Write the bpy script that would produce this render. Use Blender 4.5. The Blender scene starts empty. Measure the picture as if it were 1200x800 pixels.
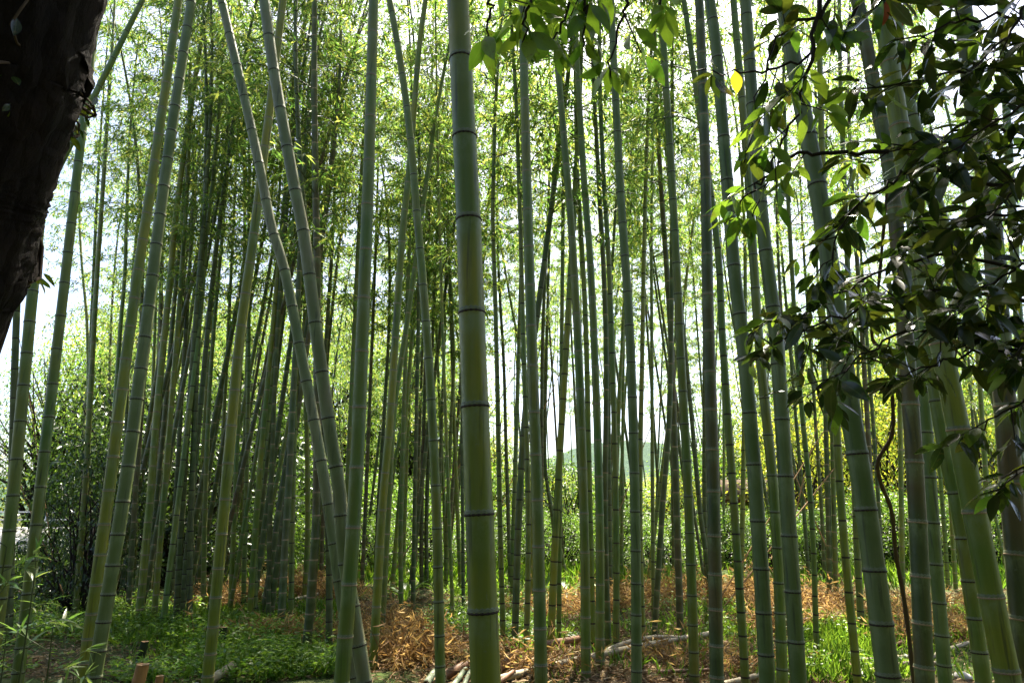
import bpy, math, random
import numpy as np
from mathutils import Vector, Matrix, Quaternion

random.seed(7)
rng = np.random.default_rng(7)
sc = bpy.context.scene
R = math.radians

# ------------------------------------------------------------------ camera
CAM_H = 1.6
PITCH = R(14.04)
F_PX = 800.0            # focal length for a 1200 px wide frame
cam_d = bpy.data.cameras.new('camera')
cam = bpy.data.objects.new('camera', cam_d)
sc.collection.objects.link(cam)
cam.location = (0, 0, CAM_H)
cam.rotation_euler = (R(90) + PITCH, 0, 0)
cam_d.sensor_width = 36
cam_d.lens = 24
cam_d.clip_start = 0.05
cam_d.clip_end = 3000
sc.camera = cam

# ------------------------------------------------------------------ light
SUN_EL, SUN_AZ = R(60), R(14)       # azimuth clockwise from +Y (straight ahead)
world = bpy.data.worlds.new('World')
sc.world = world
world.use_nodes = True
wn = world.node_tree
wn.nodes.clear()
wo = wn.nodes.new('ShaderNodeOutputWorld')
bg = wn.nodes.new('ShaderNodeBackground')
sky = wn.nodes.new('ShaderNodeTexSky')
sky.sky_type = 'NISHITA'
sky.sun_disc = False
sky.sun_elevation = SUN_EL
sky.sun_rotation = SUN_AZ
sky.air_density = 0.8
sky.dust_density = 3.0
sky.ozone_density = 1.0
bg.inputs['Strength'].default_value = 0.075
wn.links.new(sky.outputs[0], bg.inputs['Color'])
wn.links.new(bg.outputs[0], wo.inputs['Surface'])
sun_d = bpy.data.lights.new('sun', 'SUN')
sun_d.energy = 5.0
sun_d.angle = R(0.53)
sun_d.color = (1.0, 0.92, 0.78)
sun = bpy.data.objects.new('sun', sun_d)
sc.collection.objects.link(sun)
sdir = Vector((math.sin(SUN_AZ) * math.cos(SUN_EL), math.cos(SUN_AZ) * math.cos(SUN_EL), math.sin(SUN_EL)))
sun.rotation_euler = (-sdir).to_track_quat('-Z', 'Y').to_euler()
sun.location = sdir * 60
vs = sc.view_settings
vs.view_transform = 'Standard'
vs.look = 'None'
vs.exposure = 2.52
vs.gamma = 1.0
vs.use_curve_mapping = False
sc.cycles.use_denoising = True
sc.cycles.max_bounces = 6
sc.cycles.diffuse_bounces = 3
sc.cycles.use_adaptive_sampling = True
sc.cycles.adaptive_threshold = 0.02
sc.cycles.glossy_bounces = 2
sc.cycles.transmission_bounces = 5
sc.cycles.sample_clamp_indirect = 6.0
sc.cycles.caustics_reflective = False
sc.cycles.caustics_refractive = False

# ------------------------------------------------------------------ geometry of the view: pixel of the photograph -> point in the place
CF = np.array((0, math.cos(PITCH), math.sin(PITCH)))
CU = np.array((0, -math.sin(PITCH), math.cos(PITCH)))
CR = np.array((1.0, 0, 0))
CO = np.array((0, 0, CAM_H))


def ray(px, py):
    return CF + (px - 600) / F_PX * CR + (400 - py) / F_PX * CU


def at_depth(px, py, dep):
    return CO + dep * ray(px, py)


def at_y(px, py, y):
    r = ray(px, py)
    return CO + r * (y / r[1])


def at_ground(px, py, z=0.0):
    r = ray(px, py)
    return CO + r * ((z - CAM_H) / r[2])


# ------------------------------------------------------------------ scene helpers
COL = sc.collection


def link(o, parent=None):
    COL.objects.link(o)
    if parent is not None:
        o.parent = parent
    return o


def tag(o, label, cat, group=None):
    o['label'] = label
    o['category'] = cat
    if group:
        o['group'] = group
    return o


def empty(name, loc):
    o = bpy.data.objects.new(name, None)
    o.empty_display_size = 0.1
    o.location = loc
    return link(o)


def mesh_np(name, verts, faces, mats, smooth=False, mat_idx=None, attr=None):
    """faces: (n,k) array or list of arrays with the same k each"""
    me = bpy.data.meshes.new(name)
    verts = np.asarray(verts, dtype=np.float32)
    flist = faces if isinstance(faces, list) else [faces]
    flist = [np.asarray(f, dtype=np.int32) for f in flist if len(f)]
    me.vertices.add(len(verts))
    me.vertices.foreach_set('co', verts.ravel())
    loops = np.concatenate([f.ravel() for f in flist])
    tot = np.concatenate([np.full(len(f), f.shape[1], np.int32) for f in flist])
    start = np.concatenate([[0], np.cumsum(tot)[:-1]]).astype(np.int32)
    me.loops.add(len(loops))
    me.loops.foreach_set('vertex_index', loops)
    me.polygons.add(len(tot))
    me.polygons.foreach_set('loop_start', start)
    me.polygons.foreach_set('loop_total', tot)
    if mat_idx is not None:
        me.polygons.foreach_set('material_index', np.asarray(mat_idx, np.int32))
    if smooth:
        me.polygons.foreach_set('use_smooth', np.ones(len(tot), bool))
    for m in (mats if isinstance(mats, (list, tuple)) else [mats]):
        me.materials.append(m)
    if attr is not None:
        for k, v in attr.items():
            a = me.attributes.new(k, 'FLOAT', 'POINT')
            a.data.foreach_set('value', np.asarray(v, np.float32))
    me.update(calc_edges=True)
    me.validate()
    return me


def obj(name, me, parent=None, loc=(0, 0, 0)):
    o = bpy.data.objects.new(name, me)
    o.location = loc
    return link(o, parent)


class Geo:
    """collects shapes into one mesh"""

    def __init__(self):
        self.v, self.f, self.n, self.mi = [], [], 0, []

    def add(self, v, f, mi=0):
        v = np.asarray(v, float)
        f = np.asarray(f, int)
        self.v.append(v)
        self.f.append(f + self.n)
        self.mi.append(np.full(len(f), mi))
        self.n += len(v)

    def mesh(self, name, mats, smooth=False):
        byk, bym = {}, {}
        for f, m in zip(self.f, self.mi):
            byk.setdefault(f.shape[1], []).append(f)
            bym.setdefault(f.shape[1], []).append(m)
        fl = [np.concatenate(x) for x in byk.values()]
        ml = np.concatenate([np.concatenate(x) for x in bym.values()])
        return mesh_np(name, np.concatenate(self.v), fl, mats, smooth, ml)

    def tube(self, pts, rad, sides=6, mi=0, cap=True):
        v, f = tube_vf(pts, rad, sides)
        self.add(v, f, mi)
        if cap and sides >= 5:
            n = len(pts)
            i0, i1 = self.n - n * sides, self.n - sides
            c = np.concatenate([[np.asarray(pts[0], float)], [np.asarray(pts[-1], float)]])
            self.v.append(c)
            k = np.arange(sides)
            t = np.stack([np.full(sides, self.n), i0 + (k + 1) % sides, i0 + k], 1)
            t2 = np.stack([np.full(sides, self.n + 1), i1 + k, i1 + (k + 1) % sides], 1)
            self.f += [t, t2]
            self.mi += [np.full(sides, mi)] * 2
            self.n += 2


def frames(pts):
    pts = np.asarray(pts, float)
    t = np.gradient(pts, axis=0)
    t /= np.linalg.norm(t, axis=1, keepdims=True) + 1e-12
    ref = np.array((1.0, 0, 0)) if abs(t[0][0]) < 0.9 else np.array((0, 1.0, 0))
    a = ref - t * (t @ ref)[:, None]
    a /= np.linalg.norm(a, axis=1, keepdims=True) + 1e-12
    b = np.cross(t, a)
    return t, a, b


def tube_vf(pts, rad, sides):
    pts = np.asarray(pts, float)
    n = len(pts)
    rad = np.broadcast_to(np.asarray(rad, float), (n,))
    t, a, b = frames(pts)
    ang = np.arange(sides) / sides * 2 * math.pi
    v = pts[:, None] + rad[:, None, None] * (np.cos(ang)[None, :, None] * a[:, None] + np.sin(ang)[None, :, None] * b[:, None])
    v = v.reshape(-1, 3)
    i = np.arange(n - 1)[:, None] * sides
    k = np.arange(sides)[None]
    k2 = (k + 1) % sides
    f = np.stack([i + k, i + k2, i + sides + k2, i + sides + k], -1).reshape(-1, 4)
    return v, f


def unit(v):
    return v / (np.linalg.norm(v, axis=-1, keepdims=True) + 1e-12)


def leaf_vf(o, d, nrm, ln, wd, fold=0.18, droop=0.12):
    """small two-triangle leaves, folded along the midrib; all arrays (n,..)"""
    n = len(o)
    d = unit(d)
    s = unit(np.cross(d, nrm))
    u = np.cross(s, d)
    ln = np.broadcast_to(ln, (n,))[:, None]
    wd = np.broadcast_to(wd, (n,))[:, None]
    mid = o + d * ln * 0.42
    tip = o + d * ln - u * ln * droop
    l = mid + s * wd * 0.5 + u * wd * fold
    r = mid - s * wd * 0.5 + u * wd * fold
    v = np.stack([o, r, tip, l], 1).reshape(-1, 3)
    i = np.arange(n)[:, None] * 4
    f = np.concatenate([np.concatenate([i, i + 1, i + 2], 1), np.concatenate([i, i + 2, i + 3], 1)])
    return v, f


def rdir(n):
    return unit(rng.normal(size=(n, 3)))


def spline(pts, n):
    """Catmull-Rom through pts, n samples"""
    p = np.asarray(pts, float)
    if len(p) == 2:
        return p[0] + (p[1] - p[0]) * np.linspace(0, 1, n)[:, None]
    p = np.concatenate([[2 * p[0] - p[1]], p, [2 * p[-1] - p[-2]]])
    m = len(p) - 3
    u = np.linspace(0, m - 1e-9, n)
    k = u.astype(int)
    t = (u - k)[:, None]
    a, b, c, d = p[k], p[k + 1], p[k + 2], p[k + 3]
    return 0.5 * (2 * b + (c - a) * t + (2 * a - 5 * b + 4 * c - d) * t ** 2 + (3 * b - a - 3 * c + d) * t ** 3)


# ------------------------------------------------------------------ materials
MAT = {}


class N:
    """tiny node builder"""

    def __init__(self, name):
        self.m = bpy.data.materials.new(name)
        self.m.use_nodes = True
        self.t = self.m.node_tree
        self.t.nodes.clear()
        self.out = self.t.nodes.new('ShaderNodeOutputMaterial')

    def n(self, typ, **kw):
        x = self.t.nodes.new(typ)
        for k, v in kw.items():
            if k.startswith('i_'):
                x.inputs[k[2:].replace('_', ' ')].default_value = v
            else:
                setattr(x, k, v)
        return x

    def l(self, a, b):
        self.t.links.new(a, b)

    def coords(self, scale=(1, 1, 1), kind='Object'):
        c = self.n('ShaderNodeTexCoord')
        m = self.n('ShaderNodeMapping')
        m.inputs['Scale'].default_value = scale
        self.l(c.outputs[kind], m.inputs['Vector'])
        return m.outputs[0]

    def noise(self, vec, scale, detail=4, rough=0.6):
        x = self.n('ShaderNodeTexNoise')
        x.inputs['Scale'].default_value = scale
        x.inputs['Detail'].default_value = detail
        x.inputs['Roughness'].default_value = rough
        if vec is not None:
            self.l(vec, x.inputs['Vector'])
        return x.outputs['Fac']

    def ramp(self, fac, stops):
        x = self.n('ShaderNodeValToRGB')
        e = x.color_ramp.elements
        while len(e) < len(stops):
            e.new(0.5)
        for el, (p, c) in zip(e, stops):
            el.position = p
            el.color = (*c, 1) if len(c) == 3 else c
        self.l(fac, x.inputs['Fac'])
        return x.outputs['Color']

    def mix(self, fac, a, b, blend='MIX'):
        x = self.n('ShaderNodeMix', data_type='RGBA', blend_type=blend)
        for s, v in ((x.inputs[0], fac), (x.inputs[6], a), (x.inputs[7], b)):
            if hasattr(v, 'links'):
                self.l(v, s)
            else:
                s.default_value = v if not isinstance(v, tuple) else (*v, 1)
        return x.outputs[2]

    def finish(self, col, rough=0.6, spec=0.5, bump=None, bstr=0.3, bdist=0.01, trans=None, tfac=0.4):
        p = self.n('ShaderNodeBsdfPrincipled')
        if hasattr(col, 'links'):
            self.l(col, p.inputs['Base Color'])
        else:
            p.inputs['Base Color'].default_value = (*col, 1)
        if hasattr(rough, 'links'):
            self.l(rough, p.inputs['Roughness'])
        else:
            p.inputs['Roughness'].default_value = rough
        p.inputs['Specular IOR Level'].default_value = spec
        if bump is not None:
            b = self.n('ShaderNodeBump')
            b.inputs['Strength'].default_value = bstr
            b.inputs['Distance'].default_value = bdist
            self.l(bump, b.inputs['Height'])
            self.l(b.outputs[0], p.inputs['Normal'])
        surf = p.outputs[0]
        if trans is not None:
            t = self.n('ShaderNodeBsdfTranslucent')
            if hasattr(trans, 'links'):
                self.l(trans, t.inputs['Color'])
            else:
                t.inputs['Color'].default_value = (*trans, 1)
            x = self.n('ShaderNodeMixShader')
            x.inputs[0].default_value = tfac
            self.l(surf, x.inputs[1])
            self.l(t.outputs[0], x.inputs[2])
            surf = x.outputs[0]
        self.l(surf, self.out.inputs['Surface'])
        MAT[self.m.name] = self.m
        return self.m


def leaf_mat(name, stops, tstops, rough=0.45, spec=0.4, tfac=0.5, big=False):
    b = N(name)
    if big:
        r = b.n('ShaderNodeObjectInfo').outputs['Random']
        g = b.n('ShaderNodeNewGeometry').outputs['Random Per Island']
        a = b.n('ShaderNodeMath', operation='ADD')
        b.l(r, a.inputs[0]); b.l(g, a.inputs[1])
        fr = b.n('ShaderNodeMath', operation='FRACT')
        b.l(a.outputs[0], fr.inputs[0])
        r = fr.outputs[0]
    else:
        r = b.n('ShaderNodeNewGeometry').outputs['Random Per Island']
    c = b.ramp(r, stops)
    t = b.ramp(r, tstops)
    if big:
        rib = b.n('ShaderNodeAttribute', attribute_name='rib').outputs['Fac']
        rm = b.ramp(rib, [(0.86, (0, 0, 0)), (0.97, (0.5, 0.5, 0.5))])
        c = b.mix(rm, c, (0.12, 0.15, 0.04))
        nb = b.noise(b.coords((1, 1, 1)), 7.0, 4, 0.6)
        bm_ = b.ramp(nb, [(0.60, (0, 0, 0)), (0.70, (0.75, 0.75, 0.75))])
        c = b.mix(bm_, c, (0.10, 0.075, 0.02))
        t = b.mix(bm_, t, (0.16, 0.13, 0.02))
    return b.finish(c, rough, spec, trans=t, tfac=tfac)


def culm_mat(name, c1, c2, c3, rough=0.42):
    b = N(name)
    v = b.coords((16, 16, 0.8))
    n1 = b.noise(v, 1.0, 6, 0.7)
    oi = b.n('ShaderNodeObjectInfo').outputs['Random']
    cx = b.n('ShaderNodeCombineXYZ'); b.l(oi, cx.inputs[2])
    sc_ = b.n('ShaderNodeVectorMath', operation='SCALE'); b.l(cx.outputs[0], sc_.inputs[0]); sc_.inputs['Scale'].default_value = 37.0
    ad = b.n('ShaderNodeVectorMath', operation='ADD'); b.l(b.coords((3, 3, 1.0)), ad.inputs[0]); b.l(sc_.outputs[0], ad.inputs[1])
    n2 = b.noise(ad.outputs[0], 1.1, 3, 0.5)
    base = b.ramp(n1, [(0.32, c1), (0.68, c2)])
    base = b.mix(b.ramp(n2, [(0.40, (0, 0, 0)), (0.62, (1, 1, 1))]), base, c3)
    # each culm a little greener or yellower than the next
    hs = b.n('ShaderNodeHueSaturation')
    mr = b.n('ShaderNodeMapRange'); b.l(oi, mr.inputs['Value']); mr.inputs['To Min'].default_value = 0.482; mr.inputs['To Max'].default_value = 0.515
    b.l(mr.outputs[0], hs.inputs['Hue']); b.l(base, hs.inputs['Color'])
    base = hs.outputs['Color']
    at = b.n('ShaderNodeAttribute', attribute_name='internode').outputs['Fac']
    # waxy powder under every node, broken up
    bl = b.ramp(at, [(0.0, (0.10, 0.10, 0.10)), (0.05, (0, 0, 0)), (0.58, (0, 0, 0)), (0.94, (0.85, 0.85, 0.85)), (1.0, (0.6, 0.6, 0.6))])
    v4 = b.coords((10, 10, 6))
    n4 = b.noise(v4, 1.3, 5, 0.7)
    blm = b.mix(b.ramp(n4, [(0.36, (0, 0, 0)), (0.62, (1, 1, 1))]), (0.0, 0.0, 0.0), bl)
    base = b.mix(blm, base, (0.17, 0.21, 0.085))
    # dark weather streaks and grey lichen specks
    v5 = b.coords((34, 34, 1.6))
    n5 = b.noise(v5, 1.0, 4, 0.6)
    base = b.mix(b.ramp(n5, [(0.56, (0, 0, 0)), (0.70, (0.75, 0.75, 0.75))]), base, (0.018, 0.024, 0.008))
    v3 = b.coords((34, 34, 26))
    n3 = b.noise(v3, 1.0, 6, 0.7)
    sp = b.ramp(n3, [(0.63, (0, 0, 0)), (0.71, (0.4, 0.4, 0.4))])
    base = b.mix(sp, base, (0.17, 0.18, 0.12))
    rg = b.ramp(n3, [(0.3, (rough - 0.10,) * 3), (0.7, (rough + 0.2,) * 3)])
    return b.finish(base, rg, 0.5, bump=n1, bstr=0.15, bdist=0.002)


culm_mat('culm_yellow_green', (0.125, 0.145, 0.005), (0.240, 0.235, 0.010), (0.080, 0.135, 0.007))
culm_mat('culm_green', (0.042, 0.092, 0.007), (0.105, 0.165, 0.013), (0.125, 0.138, 0.012))
culm_mat('culm_grey_green', (0.070, 0.105, 0.026), (0.145, 0.180, 0.058), (0.066, 0.110, 0.016), 0.5)
culm_mat('culm_grey_tan', (0.120, 0.132, 0.052), (0.215, 0.205, 0.110), (0.095, 0.128, 0.036), 0.5)
culm_mat('culm_brown_green', (0.028, 0.048, 0.006), (0.066, 0.080, 0.010), (0.086, 0.058, 0.012), 0.5)
culm_mat('culm_shade_green', (0.026, 0.052, 0.006), (0.060, 0.088, 0.010), (0.066, 0.072, 0.012), 0.5)  # darker copy of the green culm; shade on deeper stems put into its colour
b = N('ring_dark'); c = b.ramp(b.noise(b.coords((9, 9, 9)), 1.5), [(0.35, (0.018, 0.014, 0.012)), (0.75, (0.075, 0.05, 0.035))]); b.finish(c, 0.75, 0.2)
b = N('ring_pale'); c = b.ramp(b.noise(b.coords((3, 3, 3)), 1.5), [(0.35, (0.09, 0.11, 0.05)), (0.7, (0.20, 0.21, 0.13))]); b.finish(c, 0.6, 0.3)
b = N('ring_tan'); c = b.ramp(b.noise(b.coords((9, 9, 9)), 1.5), [(0.3, (0.16, 0.10, 0.06)), (0.7, (0.40, 0.30, 0.19))]); b.finish(c, 0.75, 0.2)
leaf_mat('bamboo_leaf',
         [(0, (0.035, 0.075, 0.010)), (0.6, (0.070, 0.125, 0.016)), (1, (0.15, 0.17, 0.02))],
         [(0, (0.09, 0.22, 0.035)), (0.65, (0.26, 0.41, 0.060)), (1, (0.55, 0.55, 0.10))], 0.4, 0.45, 0.56)
b = N('branch_green'); b.finish((0.07, 0.09, 0.03), 0.6, 0.3)
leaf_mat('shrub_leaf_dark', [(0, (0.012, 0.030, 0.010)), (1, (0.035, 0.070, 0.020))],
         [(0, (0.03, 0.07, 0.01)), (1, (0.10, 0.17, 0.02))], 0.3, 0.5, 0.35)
leaf_mat('shrub_leaf_green', [(0, (0.035, 0.080, 0.015)), (1, (0.09, 0.14, 0.025))],
         [(0, (0.08, 0.21, 0.02)), (1, (0.26, 0.40, 0.035))], 0.4, 0.45, 0.5)
leaf_mat('shrub_leaf_yellow', [(0, (0.06, 0.11, 0.02)), (1, (0.16, 0.17, 0.03))],
         [(0, (0.20, 0.36, 0.03)), (1, (0.56, 0.52, 0.05))], 0.45, 0.4, 0.55)
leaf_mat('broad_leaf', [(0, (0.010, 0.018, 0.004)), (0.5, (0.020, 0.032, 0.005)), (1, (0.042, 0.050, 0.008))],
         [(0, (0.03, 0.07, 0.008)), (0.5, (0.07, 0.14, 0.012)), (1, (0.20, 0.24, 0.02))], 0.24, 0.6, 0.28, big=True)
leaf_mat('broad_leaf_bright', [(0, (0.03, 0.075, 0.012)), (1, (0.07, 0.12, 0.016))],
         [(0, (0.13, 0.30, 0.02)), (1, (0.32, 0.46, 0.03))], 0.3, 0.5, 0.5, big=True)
leaf_mat('leaf_yellowed', [(0, (0.70, 0.52, 0.02)), (1, (0.70, 0.52, 0.02))], [(0, (0.9, 0.75, 0.04)), (1, (0.9, 0.75, 0.04))], 0.4, 0.4, 0.7)
leaf_mat('leaf_reddish', [(0, (0.16, 0.04, 0.02)), (1, (0.20, 0.05, 0.02))], [(0, (0.35, 0.08, 0.03)), (1, (0.40, 0.10, 0.03))], 0.4, 0.4, 0.5)
leaf_mat('dry_leaf', [(0, (0.15, 0.080, 0.024)), (0.5, (0.35, 0.20, 0.065)), (1, (0.58, 0.42, 0.18))],
         [(0, (0.28, 0.15, 0.04)), (1, (0.62, 0.42, 0.14))], 0.7, 0.2, 0.4)
leaf_mat('grass_blade', [(0, (0.035, 0.085, 0.012)), (1, (0.10, 0.17, 0.025))],
         [(0, (0.14, 0.32, 0.02)), (1, (0.36, 0.52, 0.04))], 0.45, 0.4, 0.5)
leaf_mat('herb_leaf', [(0, (0.045, 0.11, 0.015)), (1, (0.12, 0.19, 0.025))],
         [(0, (0.16, 0.38, 0.025)), (1, (0.40, 0.56, 0.05))], 0.4, 0.45, 0.45)
leaf_mat('sprig_leaf', [(0, (0.05, 0.12, 0.03)), (0.6, (0.12, 0.20, 0.05)), (1, (0.30, 0.32, 0.18))],
         [(0, (0.18, 0.36, 0.05)), (1, (0.40, 0.52, 0.10))], 0.3, 0.6, 0.4, big=True)
leaf_mat('litter_leaf', [(0, (0.10, 0.055, 0.028)), (0.5, (0.22, 0.14, 0.07)), (1, (0.42, 0.32, 0.19))],
         [(0, (0.15, 0.08, 0.03)), (1, (0.3, 0.2, 0.1))], 0.75, 0.2, 0.2)
b = N('dry_twig'); c = b.ramp(b.n('ShaderNodeNewGeometry').outputs['Random Per Island'], [(0, (0.14, 0.075, 0.035)), (1, (0.36, 0.22, 0.10))]); b.finish(c, 0.8, 0.2)
b = N('bark_dark')
v = b.coords((9, 9, 3)); n1 = b.noise(v, 1.6, 8, 0.7)
vr = b.n('ShaderNodeTexVoronoi', feature='DISTANCE_TO_EDGE'); vr.inputs['Scale'].default_value = 2.2; b.l(v, vr.inputs['Vector'])
mm = b.n('ShaderNodeMath', operation='MULTIPLY_ADD'); b.l(vr.outputs['Distance'], mm.inputs[0]); mm.inputs[1].default_value = 1.2; b.l(n1, mm.inputs[2])
c = b.ramp(n1, [(0.3, (0.004, 0.0028, 0.002)), (0.7, (0.017, 0.010, 0.006))]); b.finish(c, 0.9, 0.15, bump=mm.outputs[0], bstr=0.9, bdist=0.03)
b = N('twig_dark'); b.finish((0.022, 0.015, 0.010), 0.7, 0.25)
b = N('vine_stem'); b.finish((0.07, 0.045, 0.028), 0.8, 0.2)
b = N('dead_cane')
c = b.ramp(b.noise(b.coords((6, 6, 6)), 1.4, 6, 0.65), [(0.3, (0.16, 0.12, 0.07)), (0.55, (0.33, 0.27, 0.16)), (0.8, (0.46, 0.42, 0.32))]); b.finish(c, 0.55, 0.35)
b = N('dead_cane_green')
c = b.ramp(b.noise(b.coords((6, 6, 6)), 1.4, 6, 0.65), [(0.3, (0.08, 0.11, 0.05)), (0.6, (0.22, 0.26, 0.17)), (0.8, (0.40, 0.42, 0.34))]); b.finish(c, 0.5, 0.4)
b = N('dead_cane_brown')
c = b.ramp(b.noise(b.coords((6, 6, 6)), 1.4, 6, 0.65), [(0.3, (0.09, 0.045, 0.022)), (0.7, (0.22, 0.11, 0.05))]); b.finish(c, 0.6, 0.3)
b = N('stump_orange')
c = b.ramp(b.noise(b.coords((8, 8, 3)), 1.5, 5), [(0.3, (0.28, 0.12, 0.035)), (0.7, (0.48, 0.24, 0.07))]); b.finish(c, 0.6, 0.3)
b = N('cut_wood'); c = b.ramp(b.noise(b.coords((30, 30, 30)), 1.0, 4), [(0.3, (0.50, 0.28, 0.13)), (0.7, (0.66, 0.44, 0.25))]); b.finish(c, 0.8, 0.2)
b = N('hollow_dark'); b.finish((0.03, 0.018, 0.010), 0.9, 0.1)
b = N('stump_moss'); c = b.ramp(b.noise(b.coords((12, 12, 12)), 1.0, 5), [(0.3, (0.02, 0.018, 0.012)), (0.7, (0.05, 0.07, 0.025))]); b.finish(c, 0.9, 0.1)
b = N('stone'); n1 = b.noise(b.coords((3, 3, 3)), 2.0, 7, 0.65); c = b.ramp(n1, [(0.3, (0.24, 0.23, 0.22)), (0.7, (0.50, 0.49, 0.47))]); b.finish(c, 0.85, 0.2, bump=n1, bstr=0.5, bdist=0.02)
b = N('concrete'); n1 = b.noise(b.coords((1, 1, 1)), 3.0, 7, 0.65); c = b.ramp(n1, [(0.3, (0.42, 0.41, 0.40)), (0.7, (0.60, 0.59, 0.58))]); b.finish(c, 0.85, 0.2, bump=n1, bstr=0.2)
b = N('rail_paint'); b.finish((0.28, 0.31, 0.36), 0.5, 0.4)
b = N('timber_brown'); c = b.ramp(b.noise(b.coords((6, 6, 1)), 2.0, 6), [(0.3, (0.09, 0.035, 0.020)), (0.7, (0.20, 0.085, 0.045))]); b.finish(c, 0.75, 0.2)
b = N('plaster_tan'); c = b.ramp(b.noise(b.coords(), 2.0, 6), [(0.3, (0.36, 0.25, 0.15)), (0.7, (0.48, 0.36, 0.24))]); b.finish(c, 0.85, 0.2)
b = N('roof_tile'); b.finish((0.10, 0.075, 0.055), 0.95, 0.05)
b = N('hill_forest'); n1 = b.noise(b.coords((1, 1, 1)), 0.06, 8, 0.7); c = b.ramp(n1, [(0.3, (0.030, 0.055, 0.040)), (0.7, (0.07, 0.11, 0.07))]); b.finish(c, 0.95, 0.05, bump=n1, bstr=1.0, bdist=4.0)
# ground: soil, moss and trodden litter in patches
b = N('forest_soil')
g = b.coords((1, 1, 1))
n1 = b.noise(g, 0.55, 5, 0.6); n2 = b.noise(g, 6.0, 8, 0.7); n3 = b.noise(g, 40.0, 5, 0.7)
soil = b.ramp(n2, [(0.3, (0.035, 0.022, 0.013)), (0.55, (0.075, 0.048, 0.026)), (0.8, (0.15, 0.10, 0.052))])
moss = b.ramp(n2, [(0.3, (0.030, 0.055, 0.014)), (0.8, (0.085, 0.13, 0.030))])
c = b.mix(b.ramp(n1, [(0.40, (0, 0, 0)), (0.54, (0.9, 0.9, 0.9))]), soil, moss)
c = b.mix(b.ramp(n3, [(0.55, (0, 0, 0)), (0.72, (0.6, 0.6, 0.6))]), c, (0.18, 0.125, 0.07))
b.finish(c, 0.95, 0.1, bump=n2, bstr=0.8, bdist=0.05)
b = N('pale_gravel'); n2 = b.noise(b.coords(), 8.0, 8, 0.7); c = b.ramp(n2, [(0.3, (0.38, 0.36, 0.33)), (0.7, (0.56, 0.54, 0.51))]); b.finish(c, 0.9, 0.1)


# ------------------------------------------------------------------ ground
def gz(x, y):
    x = np.asarray(x, float); y = np.asarray(y, float)
    z = 0.05 * np.sin(x * 0.9 + 1.3) * np.cos(y * 0.7) + 0.035 * np.sin(x * 2.1 + y * 1.7) + 0.02 * np.sin(x * 4.3 - y * 3.1)
    return z * np.clip((np.hypot(x, y) - 0.5) / 3, 0.2, 1) * np.clip((90 - np.hypot(x, y)) / 40, 0, 1)


def grid_axis(a, b, near, fine, coarse):
    out = [0.0]
    s = fine
    while out[-1] < max(abs(a), abs(b)):
        if out[-1] > near:
            s *= 1.25
        out.append(out[-1] + s)
    pos = np.array(out)
    return np.concatenate([-pos[::-1][:-1], pos])


gx = grid_axis(-600, 600, 16, 0.22, 30)
gy = grid_axis(-600, 600, 22, 0.22, 30)
X, Y = np.meshgrid(gx, gy)
Z = gz(X, Y)
nv = len(gx)
i = (np.arange(len(gy) - 1)[:, None] * nv + np.arange(nv - 1)[None]).ravel()
ground = obj('ground', mesh_np('ground', np.stack([X.ravel(), Y.ravel(), Z.ravel()], 1), np.stack([i, i + 1, i + nv + 1, i + nv], 1), MAT['forest_soil'], True))
ground['kind'] = 'structure'

# far wooded hill
hx = np.linspace(-500, 700, 90); hy = np.linspace(330, 800, 30)
X, Y = np.meshgrid(hx, hy)
hz = 62 * np.exp(-((X - 95) / 130) ** 2) + 38 * np.exp(-((X + 330) / 170) ** 2) + 50 * np.exp(-((X - 420) / 160) ** 2)
Z = -2 + hz * np.sin(np.clip((Y - 330) / 300, 0, 1) * math.pi / 2) + rng.normal(scale=1.0, size=X.shape)
nv = len(hx)
i = (np.arange(len(hy) - 1)[:, None] * nv + np.arange(nv - 1)[None]).ravel()
hill = obj('hill', mesh_np('hill', np.stack([X.ravel(), Y.ravel(), Z.ravel()], 1), np.stack([i, i + 1, i + nv + 1, i + nv], 1), MAT['hill_forest'], True))
hill['kind'] = 'structure'

# pale gravel path by the river wall, beyond the grove on the far side
def sheet(name, quad, mat, z):
    q = [(x, y, z) for x, y in quad]
    o = obj(name, mesh_np(name, q, [np.array([[0, 1, 2, 3]])], mat))
    o['kind'] = 'structure'
    return o


sheet('gravel_path', [(-34, 19), (-13.5, 25), (-15.0, 30), (-36, 24)], MAT['pale_gravel'], 0.06)


def box_vf(c, s, rz=0):
    x, y, z = s[0] / 2, s[1] / 2, s[2] / 2
    v = np.array([(a * x, b_ * y, d * z) for d in (-1, 1) for b_ in (-1, 1) for a in (-1, 1)])
    cz, sz = math.cos(rz), math.sin(rz)
    v = np.stack([v[:, 0] * cz - v[:, 1] * sz, v[:, 0] * sz + v[:, 1] * cz, v[:, 2]], 1) + np.asarray(c)
    f = np.array([(0, 2, 3, 1), (4, 5, 7, 6), (0, 1, 5, 4), (2, 6, 7, 3), (0, 4, 6, 2), (1, 3, 7, 5)])
    return v, f


def part_box(name, mat, parent, c, s, rz=0):
    g = Geo()
    v, f = box_vf(c, s, rz)
    g.add(v, f)
    return obj(name, g.mesh(name, MAT[mat]), parent)


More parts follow.
